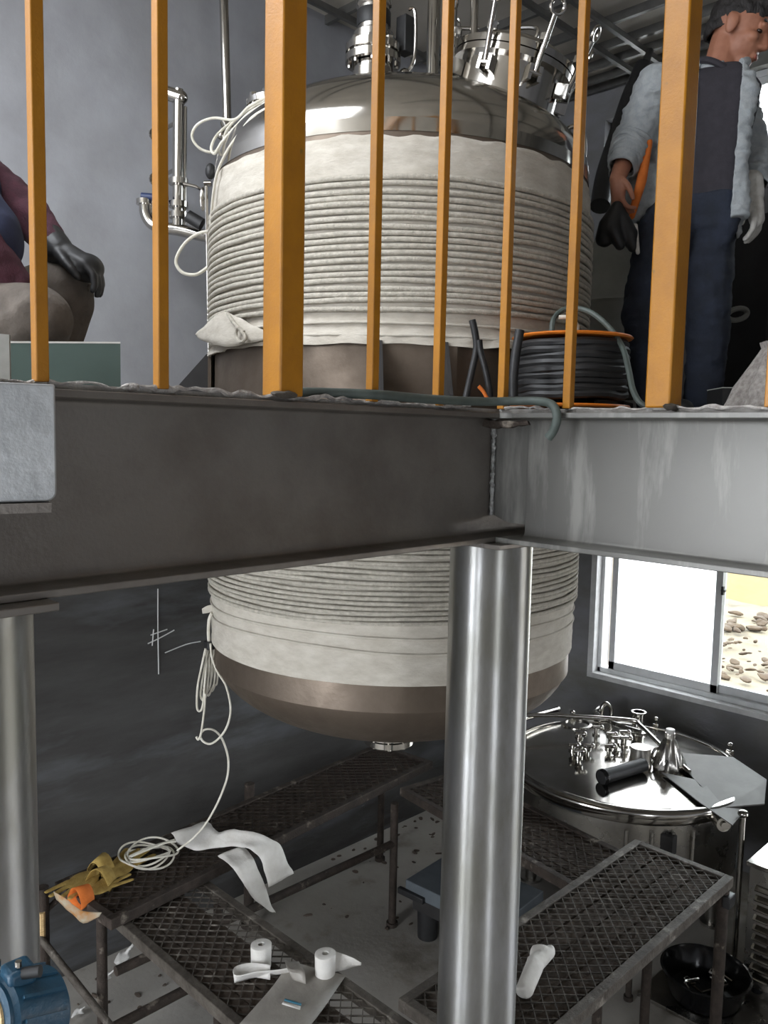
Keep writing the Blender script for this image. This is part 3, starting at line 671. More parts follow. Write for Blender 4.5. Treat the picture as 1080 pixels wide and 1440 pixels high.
def tape_roll(px, py, label, tail):
    c = onz(px, py, BZ+.003); t = thing('tape_roll', label, 'tape roll', c, 'white tape rolls on the platform')
    MB().lathe([(.012, .0), (.036, .0), (.036, .078), (.033, .080), (.012, .080), (.012, 0)], c, n=36, fn=lambda r, h, a: (r*(1+.035*sin(a*2+h*20)), h)).build('roll', 'cloth_white', t)
    MB().ribbon(*tail).build('loose_tail', 'cloth_white', t, solid=.0018)
    return t
def zz(L, z): return [onz(x, y, z_ if z_ < .66 else z_-.05) for (x, y), z_ in zip(L, z)]
tape_roll(367, 1358, 'white tape roll with a folded tail, standing left on the platform', (zz([(380, 1357), (352, 1354), (330, 1360), (332, 1372), (362, 1366), (390, 1364), (416, 1358)], [.74, .735, .73, .73, .73, .73, .73]), zz([(380, 1378), (352, 1374), (332, 1381), (334, 1381), (362, 1374), (392, 1371), (417, 1367)], [.695]*7)))
tape_roll(457, 1371, 'white tape roll nearest the platform edge with its tail pointing right', (zz([(462, 1335), (478, 1340), (496, 1347), (508, 1354)], [.765, .76, .75, .735]), zz([(462, 1368), (480, 1365), (497, 1360), (508, 1357)], [.70, .70, .70, .72])))
fs = thing('plastic_film', 'flat white plastic film sheet lying on the platform by the tape rolls', 'plastic sheet', onz(415, 1405, BZ))
A = zz([(408, 1352), (385, 1385), (362, 1412), (335, 1442)], [BZ+.012]*4); B_ = zz([(486, 1372), (470, 1396), (452, 1422), (430, 1450)], [BZ+.010]*4)
MB().ribbon(A, B_).build('sheet', 'film2', fs, solid=.0015)
MB().ribbon(zz([(400, 1350), (404, 1362), (412, 1378)], [.72, .74, .705]), zz([(420, 1352), (428, 1366), (430, 1384)], [.72, .735, .705])).build('crumpled_corner', 'film2', fs, solid=.0015)
b = MB(); p0, p1, p2, p3 = zz([(401, 1404), (424, 1411), (422, 1420), (396, 1412)], [BZ+.0185]*4)
b.v += [p0, p0.lerp(p1, 1), p1.lerp(p2, .35), p0.lerp(p3, .35)]; b.f.append([0, 1, 2, 3]); b.build('print_bar', 'printblue', fs, solid=.0008)
b = MB(); b.v += [p0.lerp(p3, .5), p1.lerp(p2, .5), p2, p3]; b.f.append([0, 1, 2, 3]); b.build('print_label', 'cloth_white', fs, solid=.0008)
b = MB()
b.cap(onz(738, 1392, DZ+.026), .026, onz(752, 1360, DZ+.03), .030).cap(onz(752, 1358, DZ+.03), .028, onz(774, 1338, DZ+.02), .020).ell(onz(758, 1340, DZ+.026), (.04, .03, .025))
rg = remesh(b.build('cloth_rag', 'cloth_white', noise=.012, nscale=26), .006, 2); tag(rg, 'crumpled white cloth rag on the bare mesh platform beside the column', 'rag')
random.seed(5)
for px, py, s_, tz, lb in ((172, 1346, .035, .27, 'crumpled white paper scrap with a thin tail, hanging over the lower bar'), (148, 1376, .03, .27, 'torn white paper scrap lower left on the rusty bar'), (109, 1425, .026, .01, 'small pale paper scrap by the foot of the brace')):
    b = MB(); p = onz(px, py, tz+.01)
    b.ell(p, (s_, s_*.7, s_*.6), n=12, m=8).cap(p, s_*.3, p+RT*s_*1.2+V((0, 0, s_*1.4)), s_*.15)
    o = remesh(b.build('paper_scrap', 'film', noise=.02, nscale=40), .005, 1); tag(o, lb, 'paper')
b = MB()
for k in range(60):
    x, y = random.choice([(random.gauss(540, 50), random.gauss(1195, 12)), (random.gauss(590, 30), random.gauss(1165, 14)), (random.uniform(420, 640), random.uniform(1210, 1310)), (random.uniform(100, 300), random.uniform(1330, 1430))])
    p = onz(x, y, .0); p.y = min(p.y, 3.47); r = random.uniform(.005, .014); b.ell(p+V((0, 0, r*.2)), (r*random.uniform(.8, 2.2), r*random.uniform(.5, 1.2), r*.5), Matrix.Rotation(random.uniform(0, 3), 3, 'Z'), n=7, m=5)
tag(b.build('floor_debris', 'slat', noise=.008, nscale=30), 'dark crumbs of dirt scattered on the concrete under the platforms', 'debris', kind='stuff')

# low steel cart under the back platform
ct = thing('steel_cart', 'low grey steel cart with a flat lid under the platforms, behind the column', 'cart', (3.10, 2.42, 0))
R = Matrix.Rotation(radians(4), 3, 'Z')
MB().box((3.10, 2.40, .265), (.38, .56, .07), R).build('lid', 'cartm', ct, bevel=.004)
MB().box((3.10, 2.40, .19), (.33, .50, .08), R).build('tray', 'darkbox', ct)
MB().box((2.885, 2.62, .24), (.025, .16, .03), R).build('handle', 'black', ct, bevel=.004)
for dx in (-.12, .12):
    for dy in (-.19, .19): MB().cyl((3.10+dx, 2.40+dy, .0), (3.10+dx, 2.40+dy, .16), .05, .055, 18).build('foot', 'black', ct)

# blue motor at the lower left
mc_ = dep(10, 1438, .95)
mo = thing('electric_motor', 'blue painted motor with a cream ring face at the lower left corner', 'motor', (mc_.x, mc_.y, 0))
ax = (-FW*.70-RT*.50+UP*.30).normalized(); k_ = .34
def sl(L): return [(r*k_, h*k_) for r, h in L]
MB().lathe(sl([(0, -.17), (.13, -.17), (.165, -.14), (.165, .06), (.15, .075), (.15, .09), (.115, .09)]), mc_, ax, n=40).build('body', 'blue', mo)
MB().lathe(sl([(.115, .085), (.115, .10), (.075, .11), (.075, .085)]), mc_, ax, n=40).build('winding_ring', 'copper', mo)
MB().lathe(sl([(.075, .07), (.03, .08), (.03, .13), (0, .13)]), mc_, ax, n=24).build('shaft', 'steel', mo)
u_, q_ = frame_of(ax); R = Matrix((u_, q_, ax)).transposed()
for k in range(14):
    a = 2*pi*k/14; d = u_*cos(a)+q_*sin(a); MB().box(mc_+d*.0565-ax*.014, (.007, .004, .058), Matrix((d, ax.cross(d), ax)).transposed()).build('cooling_rib', 'blue', mo)
MB().box(mc_+UP*.062+RT*.006-ax*.01, (.034, .034, .024)).build('terminal_box', 'blue', mo, bevel=.006)
MB().cyl(mc_+UP*.064+RT*.02, mc_+UP*.068+RT*.042, .007, n=12).build('cable_gland', 'black', mo)
for k in (-.014, .022): MB().cyl(mc_+UP*.073+RT*k*.7, mc_+UP*.080+RT*k*.7, .004, n=8).build('screw', 'steel', mo)
MB().tube([V((mc_.x, mc_.y, .02))-ax*.03, V((mc_.x, mc_.y, mc_.z-.045))-ax*.03], .028, 24).cyl(V((mc_.x, mc_.y, 0))-ax*.03, V((mc_.x, mc_.y, .02))-ax*.03, .16, n=32).build('pedestal', 'paint', mo)

# ================================================================== SMALL VESSEL by the window
SC = V((3.98, 2.10, 0)); SR = .60; SZ = .775
sv = thing('mixing_vessel', 'squat polished steel vessel with fittings on its lid below the window', 'tank', (SC.x, SC.y, 0))
MB().lathe([(SR-.02, SZ-.005), (SR-.02, .36)]+[((SR-.02)*cos(pi/2*k/10) if k < 10 else 0, .36-.17*sin(pi/2*k/10)) for k in range(1, 11)], SC, n=96).build('body', 'steel_satin', sv)
MB().lathe([(SR-.025, SZ-.06), (SR+.006, SZ-.06), (SR+.012, SZ-.05), (SR+.012, SZ-.024), (SR-.02, SZ-.022)], SC, n=96).build('rim_band', 'steel', sv)
LH = .04
def lid_z(r): return SZ+.012+LH*(1-(r/SR)**2)
MB().lathe([(SR-.02, SZ-.026), (SR+.018, SZ-.026), (SR+.030, SZ-.020), (SR+.035, SZ-.006), (SR+.033, SZ+.006), (SR+.024, SZ+.016), (SR+.008, SZ+.021), (SR-.012, SZ+.018)]+[(max(SR*.98*(1-k/16), 0), lid_z(SR*.98*(1-k/16))) for k in range(0, 17)], SC, n=128).build('lid', 'steel', sv)
for a in (20, 110, 200, 290):
    d = V((cos(radians(a)), sin(radians(a)), 0)); q = SC+d*(SR-.12); MB().tube([q, V((q.x, q.y, .30))], .032, 16).cyl(q, q+V((0, 0, .015)), .06, n=20).build('leg', 'steel_satin', sv)
def onlid(px, py, h=0):
    p = onz(px, py, SZ+.07)
    for _ in range(4):
        r = (V((p.x, p.y, 0))-SC).length; p = onz(px, py, lid_z(min(r, SR)))
    return p+V((0, 0, h))
for a in range(0, 360, 45):
    d = V((cos(radians(a+12)), sin(radians(a+12)), 0)); s_ = V((-d.y, d.x, 0)); q = SC+d*(SR+.04)
    if d.dot(FW) < -.15: continue
    cp = MB().box(q+V((0, 0, SZ-.02)), (.03, .035, .10), Matrix((d, s_, UP)).transposed()).build('lid_clamp', 'steel', sv, bevel=.004)
    MB().cyl(q+V((0, 0, SZ-.05))+d*.02, q+V((0, 0, SZ+.055))+d*.005, .007, n=8).ell(q+V((0, 0, SZ+.06)), (.016, .016, .012), n=10, m=6).build('clamp_bolt', 'steel', cp)
# short open nozzle
p = onlid(897, 1030); MB().lathe([(.055, -.02), (.055, .012), (.040, .02), (.036, .03), (.036, .115), (.042, .115), (.042, .125), (.033, .125), (.033, .02)], p, n=32).build('open_nozzle', 'steel', sv)
p = onlid(900, 1075); MB().lathe([(.062, -.03), (.058, .02), (.052, .05), (.052, .095), (0, .10)], p, n=32).build('capped_nozzle', 'steel_satin', sv)
# wrapped conical nozzle
p = onlid(940, 1078); wr = MB().lathe([(.078, -.02), (.082, .01), (.070, .05), (.052, .10), (.035, .135), (.024, .15), (.026, .165), (.024, .18), (0, .182)], p, n=40, fn=lambda r, h, a: (r*(1+.10*sin(5*a+h*30)*(r > .03)+.05*sin(11*a)), h)).build('wrapped_nozzle', 'steel_satin', sv)
MB().lathe([(.019, .18), (.022, .185), (.022, .20), (0, .202)], p, n=16).build('nozzle_cap', 'film', wr)
MB().tube(smooth_path([p+RT*-.05+V((0, 0, .02)), p+RT*-.085+V((0, 0, .05)), p+RT*-.075+V((0, 0, .09)), p+RT*-.045+V((0, 0, .095))], 5), .008, 8).build('side_hook', 'steel', wr)
# bent grab rail across the lid
hp = [onlid(700, 1029, .10), onlid(780, 1029, .10), onlid(884, 1033, .085), onlid(900, 1040, .08), onlid(935, 1066, .045), onlid(969, 1091, .02)]
MB().tube([hp[0]]+smooth_path(hp[1:], 6), .0125, 12).build('grab_rail', 'steel', sv)
MB().tube(smooth_path([onlid(900, 1044, .06), onlid(865, 1030, .05), onlid(838, 1010, .03), onlid(842, 1002, .03)], 6), .014, 12).build('bent_pipe', 'steel_satin', sv)
p = onlid(852, 1008); MB().tube(smooth_path([p+RT*-.03, p+RT*-.025+UP*.06, p+UP*.085, p+RT*.03+UP*.05, p+RT*.03], 6), .014, 12).build('lid_lug', 'steel_satin', sv)
p = onlid(812, 1020); MB().lathe([(.085, -.01), (.085, .012), (.07, .014), (.07, .006), (0, .006)], p, n=40).build('sight_port', 'steel', sv)
MB().tube([onlid(735, 1022, .05), onlid(784, 1004, .03)], .017, 14).ell(onlid(784, 1004, .03), (.02, .02, .02)).build('lid_pipe', 'steel', sv)
random.seed(9)
for (px, py) in ((805, 1062), (814, 1045), (825, 1060), (838, 1040), (858, 1042), (866, 1052), (878, 1056), (856, 1060), (876, 1044), (813, 1072)):
    p = onlid(px, py); h = random.uniform(.04, .075)
    v_ = MB().cyl(p-UP*.01, p+UP*h, .011, n=12).cyl(p+UP*.018, p+UP*.026, .022, n=16).cyl(p+UP*.029, p+UP*.037, .022, n=16).build('sample_valve', 'steel', sv)
    MB().tube([p+UP*h-RT*.022, p+UP*h+RT*.026], .010, 10).ell(p+UP*h+RT*.03, (.014, .014, .014), n=10, m=6).build('valve_clamp', 'steel', v_)
p = onlid(845, 1103, .035); q = onlid(905, 1086, .04); MB().tube([p, q], .034, 20).build('rubber_sleeve', 'black', sv); MB().lathe([(.036, -.004), (.039, 0), (.039, .02), (.034, .022)], p, (q-p), n=24).build('sleeve_lip', 'black_gloss', sv)
# hinge plates at the right of the lid
def plate(P, name, m, th=.006, par=None):
    b = MB(); n = len(P); N_ = (P[1]-P[0]).cross(P[2]-P[0]).normalized()*th; b.v += [p for p in P]+[p+N_ for p in P]
    b.f.append(list(range(n))); b.f.append([n+k for k in range(n)][::-1])
    for k in range(n): b.f.append([k, (k+1) % n, n+(k+1) % n, n+k])
    return b.build(name, m, par)
plate([onlid(940, 1062, .02), onlid(1030, 1080, .06), onz(1078, 1096, SZ+.06), onz(1075, 1130, SZ), onz(1020, 1135, SZ+.01), onlid(985, 1110, .02)], 'folded_cover', 'steel_dull', par=sv)
plate([onlid(930, 1090, .015), onlid(995, 1105, .02), onz(1048, 1140, SZ-.01), onz(1030, 1160, SZ-.03), onlid(985, 1135, .02)], 'hinge_plate', 'steel_dull', par=sv)
p = onz(1012, 1153, SZ-.05); MB().tube([p-FW*.05, p+FW*.05], .034, 22).tube([p-FW*.06, p+FW*.06], .016, 14).build('hinge_barrel', 'steel', sv)
p = onz(1045, 1150, SZ-.02); MB().tube([p+UP*.01, V((p.x, p.y, .02))], .013, 12).ell(p+UP*.02, (.026, .026, .018), n=14, m=8).build('support_rod', 'steel', sv)
MB().box(SC+(-FW)*.585+RT*.05+V((0, 0, .62)), (.05, .06, .09)).build('name_bracket', 'darkbox', sv, bevel=.004)
for k in (-.25, -.05, .12, .30): 
    d = (-FW*cos(k)+RT*sin(k)); q = SC+d*(SR-.012); MB().tube([q+V((0, 0, SZ-.10)), q+V((0, 0, SZ-.34))], .010, 10).build('jacket_seam', 'steel_satin', sv)

# ventilated steel cabinet at the right edge
cb = thing('vented_cabinet', 'stainless cabinet with louvred side at the right edge', 'cabinet', (4.0, .98, 0))
X0, X1, Y0, Y1, Z1 = 3.72, 4.35, .62, 1.325, .60
MB().b6(X0, X1, Y0, Y1, .04, Z1).build('body', 'steel_satin', cb, bevel=.004)
MB().b6(X0-.012, X1, Y0, Y1+.012, Z1, Z1+.02).build('top', 'steel', cb, bevel=.004)
for k in range(10):
    z = .10+k*.046
    MB().box((X0-.010, 1.0, z), (.03, .58, .008), Matrix.Rotation(radians(-32), 3, 'Y')).build('louvre', 'steel', cb)
    
for x in (X0+.05, X1-.05):
    for y in (Y0+.05, Y1-.05): MB().cyl((x, y, 0), (x, y, .045), .025, n=14).build('foot', 'black', cb)
bk = thing('black_basin', 'round black rubber basin with shiny scrap inside on the floor', 'basin', (3.54, 1.42, 0))
MB().lathe([(0, .0), (.15, .0), (.185, .105), (.195, .115), (.185, .118), (.172, .105), (.14, .018), (0, .014)], (3.54, 1.42, .024), n=48).build('basin', 'black_gloss', bk)
random.seed(2)
for k in range(5):
    a = random.uniform(0, 6.3); c = V((3.54+.07*cos(a), 1.42+.07*sin(a), .06)); MB().tube(smooth_path([c+V((random.uniform(-.06, .06), random.uniform(-.06, .06), random.uniform(0, .04))) for _ in range(5)], 5), .006, 7).build('metal_scrap', 'steel', bk)
tag(MB().b6(3.335, 3.70, .72, 1.64, .002, .018).build('steel_sheet', 'steel_satin', bevel=.002), 'bare stainless sheet lying on the floor under the black basin', 'sheet')

# ================================================================== PIPEWORK behind the left of the vessel
pw = thing('stainless_pipework', 'stainless riser pipe with a U bend and navy valve handle by the left wall', 'pipework', dep(250, 330, 3.75))
D = 3.75
def dd(L, d=D): return [dep(x, y, d) for x, y in L]
MB().tube(dd([(250, 318), (251, 140)]), .024, 20).build('riser', 'steel', pw)
MB().tube(dd([(259, 318), (260, 150)], D+.03), .010, 12).build('tracer_pipe', 'steel', pw)
for y in (170, 236):
    p = dep(251, y, D); MB().tube([p, V((p.x+.02, YW, p.z))], .009, 8).cyl((p.x+.02, YW-.008, p.z), (p.x+.02, YW, p.z), .03, n=14).build('wall_bracket', 'steel_satin', pw)
MB().tube(dd([(226, 128), (254, 137)]), .030, 20).ell(dep(254, 137, D), (.031, .031, .031)).tube(dd([(251, 150), (251, 126)]), .022, 16).build('tee', 'steel', pw)
for y in (256, 288, 303): MB().tube(dd([(251, y-4), (251, y+4)]), .042, 24).tube(dd([(242, y), (264, y)]), .012, 10).build('clamp', 'steel', pw)
MB().tube(smooth_path(dd([(204, 285), (205, 300), (212, 313), (226, 320), (250, 323), (280, 330), (312, 336)]), 6), .026, 18).build('bend', 'steel', pw)
MB().tube(dd([(204, 288), (204, 281)]), .038, 24).tube(dd([(211, 300), (211, 284)]), .012, 10).build('ferrule', 'steel', pw)
MB().tube(dd([(199, 276), (236, 279)], D-.02), .016, 12).build('valve_handle', 'blue_handle', pw)
MB().tube(dd([(264, 304), (284, 316)], D-.05), .028, 16).build('black_valve', 'black', pw)
MB().tube(dd([(258, 258), (275, 262), (285, 268), (291, 258), (298, 258)], D-.1), .007, 8).build('sense_line', 'steel', pw)
tp = thing('thin_riser', 'thin stainless pipe rising behind the left shoulder of the vessel', 'pipe', dep(318, 175, 3.5))
MB().tube([dep(320, 190, 3.7), dep(313, -60, 3.7)], .019, 16).build('pipe', 'steel', tp)
MB().tube([dep(317, 172, 3.7), dep(326, 192, 3.68)], .024, 12).ell(dep(312, 190, 3.66), (.022, .022, .022)).build('clamp', 'steel', tp)
rd = thing('tracer_tube', 'slim bright tube standing against the left side of the vessel', 'tube', dep(294, 500, 3.22))
MB().tube([dep(294, 500, 3.24), dep(290, 262, 3.24)], .007, 10).build('tube', 'steel', rd)
MB().tube(dd([(287, 258), (297, 258)], 3.24), .010, 10).ell(dep(285, 280, 3.26), (.014, .012, .045)).build('tip', 'steel', rd)
MB().ell(dep(296, 241, 3.25), (.02, .02, .03), n=12).build('black_knob', 'black', rd)
lc = thing('loose_cable', 'loose cream cable looping over the left shoulder of the vessel', 'cable', dep(300, 200, 3.1))
for L, d0, d1 in (([(378, 135), (350, 150), (330, 168), (300, 166), (278, 175), (270, 192), (280, 208), (298, 214), (312, 205), (318, 185), (335, 165), (360, 148), (380, 140)], 2.95, 3.05),
             ([(380, 150), (355, 165), (335, 190), (318, 215), (305, 245), (299, 280), (296, 320)], 2.75, 3.0),
             ([(380, 144), (352, 158), (330, 180), (312, 200), (302, 216), (297, 208), (305, 190), (325, 172)], 2.85, 3.05),
             ([(300, 325), (280, 328), (262, 340), (250, 358), (248, 372), (258, 384), (276, 386), (292, 376)], 3.1, 3.12)):
    n = len(L); MB().tube(smooth_path([dep(x, y, d0+(d1-d0)*k/(n-1)) for k, (x, y) in enumerate(L)], 6), .0062 if d1 > 3.1 else .0048, 8).build('strand', 'cable', lc)

# ================================================================== ON THE DECK
# cable drum
sp = thing('cable_reel', 'orange flanged reel of thick black cable standing on the deck beside the vessel', 'cable reel', (2.10, 1.335, DK))
sc = V((2.10, 1.335, DK)); RR = .168
for z in (.018, .212): MB().lathe([(0, z), (RR, z), (RR+.004, z+.004), (RR, z+.008), (0, z+.008)], sc, n=56).build('reel_flange', 'orange', sp)
MB().cyl(sc+UP*.0, sc+UP*.23, .05, n=20).build('reel_core', 'darkbox', sp)
P = []
for k in range(9*40+1):
    a = 2*pi*k/40; t = k/360; r = RR-.018+.010*NZ.noise((cos(a)*2, sin(a)*2, t*5)); P.append(sc+V((r*cos(a), r*sin(a), .040+.160*t+.004*NZ.noise((cos(a)*2, sin(a)*2, t*7)))))
MB().tube(P, .0125, 8).build('cable_winding', 'black', sp)
MB().tube(smooth_path([dep(776, 468, 2.42), dep(778, 450, 2.44), dep(788, 438, 2.46), dep(806, 433, 2.46), dep(832, 440, 2.42), dep(858, 462, 2.36), dep(876, 490, 2.28), dep(884, 520, 2.20), dep(890, 548, 2.14), dep(900, 566, 2.10), dep(915, 574, 2.09)], 6), .0078, 8).build('free_end', 'hose', sp)
MB().tube(smooth_path([dep(786, 446, 2.42), dep(800, 447, 2.42), dep(812, 458, 2.44), dep(810, 470, 2.46)], 6), .006, 8).build('inner_end', 'cable', sp)
# hoses along the edge
hs = MB().tube(smooth_path([(1.09, 1.335, 2.582), (1.16, 1.315, 2.584), (1.262, 1.272, 2.584), (1.40, 1.270, 2.582), (1.52, 1.272, 2.583), (1.62, 1.262, 2.585), (1.678, 1.225, 2.588), (1.690, 1.17, 2.588), (1.682, 1.125, 2.582), (1.670, 1.098, 2.566), (1.664, 1.090, 2.54), (1.665, 1.100, 2.515), (1.664, 1.112, 2.50)], 7), .0105, 12).build('rubber_hose', 'hose')
tag(hs, 'green grey rubber hose lying along the deck edge and drooping over the beam', 'hose')
h2 = MB().tube(smooth_path([dep(722, 558, 2.22), dep(722, 530, 2.22), dep(725, 500, 2.22), dep(731, 464, 2.22)], 6), .0125, 12).build('rubber_hose', 'black')
tag(h2, 'short black hose standing upright in front of the cable reel', 'hose')
h3 = thing('cable_offcut', 'bent black cable offcuts standing up left of the cable reel', 'cable', dep(665, 558, 2.25))
MB().tube(smooth_path([dep(655, 560, 2.27), dep(664, 520, 2.27), dep(670, 490, 2.27), dep(668, 468, 2.27), dep(664, 450, 2.27)], 6), .0095, 10).build('offcut', 'black', h3)
MB().tube(smooth_path([dep(690, 560, 2.24), dep(684, 525, 2.24), dep(676, 495, 2.25), dep(674, 478, 2.25)], 6), .0085, 10).build('offcut', 'black', h3)
MB().tube(smooth_path([dep(686, 562, 2.22), dep(680, 551, 2.22), dep(673, 543, 2.22)], 4), .005, 8).build('red_core', 'orange_cloth', h3)
# drum, crate and dark cabinet further back
q = dep(862, 580, 3.95); q.z = DK
dm = thing('steel_drum', 'grey steel drum on the deck behind the standing man', 'drum', q)
MB().lathe([(0, .0), (.205, 0), (.21, .008), (.205, .02), (.205, .27), (.212, .285), (.205, .30), (.205, .54), (.212, .555), (.205, .57), (.205, .80), (.212, .81), (.207, .815), (.19, .80), (0, .80)], q, n=48).build('body', 'drum', dm)
MB().lathe([(.03, .80), (.03, .812), (0, .814)], q+RT*.11, n=16).build('bung', 'darkbox', dm)
q = dep(848, 580, 3.6); q.z = DK
cr = thing('plank_crate', 'small dark board crate on the deck between the reel and the drum', 'crate', q)
R = Matrix.Rotation(radians(20), 3, 'Z')
for z in (.05, .14, .23, .32):
    for sg in (-1, 1):
        MB().box(q+R @ V((0, sg*.10, z)), (.24, .012, .075), R).build('plank', 'crate', cr); MB().box(q+R @ V((sg*.115, 0, z)), (.012, .19, .075), R).build('plank', 'crate', cr)
MB().box(q+R @ V((0, 0, .01)), (.22, .19, .012), R).build('bottom', 'crate', cr)
q = dep(1085, 580, 4.25); q.z = DK
kb = thing('dark_cabinet', 'big dark steel cabinet on the deck behind the man at the right edge', 'cabinet', q)
R = Matrix.Rotation(YAW-radians(70), 3, 'Z')
MB().box(q+UP*.50, (.62, .5, .98), R).build('body', 'darkbox', kb, bevel=.006)
for sg in (-1, 1):
    d = MB().box(q+R @ V((-.0+sg*.15, -.258, .51)), (.29, .02, .92), R).build('door', 'darkbox', kb, bevel=.004); MB().box(q+R @ V((sg*.03, -.275, .55)), (.014, .02, .12), R).build('handle', 'black', d)
bx = dep(1032, 580, 2.75); bx.z = DK
bc = thing('open_box', 'small black open box with a pale rim on the deck at the right', 'box', bx)
R = Matrix.Rotation(YAW-radians(95), 3, 'Z')
for dx, dy, sx, sy in ((0, -.08, .13, .006), (0, .08, .13, .006), (-.062, 0, .006, .16), (.062, 0, .006, .16)):
    MB().box(bx+R @ V((dx, dy, .05)), (sx, sy, .10), R).build('side', 'black', bc); MB().box(bx+R @ V((dx, dy, .1015)), (sx+.002, sy+.002, .003), R).build('rim', 'drum', bc)
MB().box(bx+UP*.004, (.12, .155, .006), R).build('bottom', 'black', bc)
q = dep(1085, 580, 2.1); q.z = DK
sk = MB().lathe([(0, 0), (.10, 0), (.105, .02), (.085, .07), (.05, .13), (.030, .165), (.035, .18), (0, .182)], q, n=36, fn=lambda r, h, a: (r*(1+.12*sin(4*a+h*12)+.05*sin(9*a)), h)).build('sack', 'mortar')
tag(sk, 'pale grey twisted sack standing on the deck at the far right', 'sack')
st = thing('lifting_strap', 'pale flat strap with an eye hanging on the dark cabinet', 'strap', dep(1030, 445, 3.72))
ec = dep(1037, 442, 3.72)
ring = [ec+RT*.042*cos(2*pi*k/28)+UP*.026*sin(2*pi*k/28)+RT*.012*sin(2*pi*k/28) for k in range(28)]
MB().tube(ring, .012, 8, closed=True).build('eye', 'grey_card', st); MB().tube([ec-RT*.045-UP*.012, dep(1006, 452, 3.72)], [.013, .005], 8).build('tail', 'grey_card', st)
MB().tube([dep(1037, 442, 3.74), dep(1037, 442, 4.0)], .008, 8).build('peg', 'darkbox', st)
# black insulated hose hanging in front of the small upper window
tag(MB().tube(smooth_path([dep(905, 95, 4.2), dep(886, 140, 4.1), dep(868, 195, 4.0), dep(852, 245, 3.9), dep(844, 290, 3.8)], 6), .045, 16).tube([dep(905, 95, 4.2), onz(915, 70, ZC)], .02, 10).build('duct_hose', 'black'), 'thick black duct hose slanting down from the ceiling behind the man', 'hose')
# green sheet and board at the left edge
def upright(P, m, name, label, cat, th=.006):
    o = plate(P, name, m, th); return tag(o, label, cat)
def deckpt(x, d): p = dep(x, 580, d); p.z = DK+.001; return p
a, c = deckpt(16, 1.90), deckpt(170, 1.98)
h = dep(166, 484, 1.98).z-DK
gs_ = thing('green_sheet', 'translucent green plastic sheet standing on the deck edge at the left', 'plastic sheet', (a+c)/2)
plate([a, c, c+UP*h, a+UP*(h-.012)], 'sheet', 'sheet_green', .005, gs_); plate([a+UP*(h-.012), c+UP*h, c+UP*(h+.004), a+UP*(h-.008)], 'sheet_edge', 'film', .006, gs_)
a, c = deckpt(-60, 1.70), deckpt(17, 1.72)
gb_ = thing('grey_board', 'grey board standing on the deck edge at the far left', 'board', (a+c)/2)
plate([a, c, c+UP*.115, a+UP*.12], 'board', 'grey_card', .012, gb_)

# ================================================================== PEOPLE
def ortho(f, u):
    f = f.normalized(); r = f.cross(u).normalized(); return Matrix((f, r.cross(f)*0+u.cross(f).normalized(), f.cross(u.cross(f).normalized()))).transposed()
def head(b, c, f, up, s=1.0):
    # face looks along f; s scales an adult head 0.235 m tall. c = middle of the skull
    R = ortho(f, up); q = lambda x, y, z: c+R @ V((x*s, y*s, z*s))
    E = lambda p, r: b.ell(q(*p), [k*s for k in r], R, 18, 12)
    E((-.012, 0, .030), (.098, .077, .088)); E((.030, 0, -.030), (.066, .062, .075)); E((.048, 0, -.088), (.038, .040, .030))
    E((.010, 0, -.065), (.070, .056, .050)); E((.084, 0, .020), (.018, .055, .016))
    b.cap(q(.088, 0, .005), .011*s, q(.106, 0, -.030), .0145*s); E((.094, .012, -.036), (.012, .009, .008)); E((.094, -.012, -.036), (.012, .009, .008))
    E((.086, 0, -.062), (.012, .024, .006)); E((.083, 0, -.073), (.013, .020, .007))
    for sg in (-1, 1):
        E((.058, sg*.042, -.022), (.028, .022, .020)); E((-.008, sg*.078, -.006), (.020, .010, .034)); E((-.018, sg*.084, .006), (.014, .007, .022))
    return q, R
def hand(b, w, d, pn, s=1.0, curl=.5, thumb=1):
    # wrist w, hand runs along d, palm faces pn; side = across the knuckles, the thumb on its + side
    d = d.normalized(); pn = (pn-d*pn.dot(d)).normalized(); sd = d.cross(pn).normalized()*thumb
    P = lambda x, y, z: w+(d*x+sd*y+pn*z)*s
    b.chain([P(-.01, 0, 0), P(.03, .006, 0), P(.085, .008, 0)], [.027*s, .030*s, .026*s]); b.chain([P(.02, .018, 0), P(.085, .030, 0)], [.018*s, .014*s]); b.chain([P(.02, -.014, 0), P(.08, -.020, 0)], [.018*s, .014*s])
    for k, (y, l) in enumerate(((.033, .072), (.012, .080), (-.010, .075), (-.030, .058))):
        a1, a2, a3 = curl*.7, curl*1.6, curl*2.3; x, z = .086, 0; pts = [P(x, y, z)]
        for a, f in ((a1, .45), (a2, .32), (a3, .23)): x += cos(a)*l*f; z += sin(a)*l*f; pts.append(P(x, y*1.05, z))
        b.chain(pts, [.0105*s, .0098*s, .009*s, .008*s], 10)
    b.chain([P(.015, .026, .006), P(.045, .050, .016), P(.072, .056, .026), P(.092, .052, .036)], [.016*s, .0125*s, .0105*s, .009*s], 10)
def torso_levels(b, L, n=28):
    # L: (centre, side axis half width, depth axis half width, side dir, depth dir)
    i0 = len(b.v)
    for (c, a, d, sd, dp_) in L:
        for j in range(n):
            t = 2*pi*j/n; ct, s_ = cos(t), sin(t); e = .85
            b.v.append(c+sd*a*math.copysign(abs(ct)**e, ct)+dp_*d*math.copysign(abs(s_)**e, s_))
    for k in range(len(L)-1):
        for j in range(n): b.f.append([i0+k*n+j, i0+k*n+(j+1) % n, i0+(k+1)*n+(j+1) % n, i0+(k+1)*n+j])
    b.f.append([i0+j for j in range(n)][::-1]); b.f.append([i0+(len(L)-1)*n+j for j in range(n)])
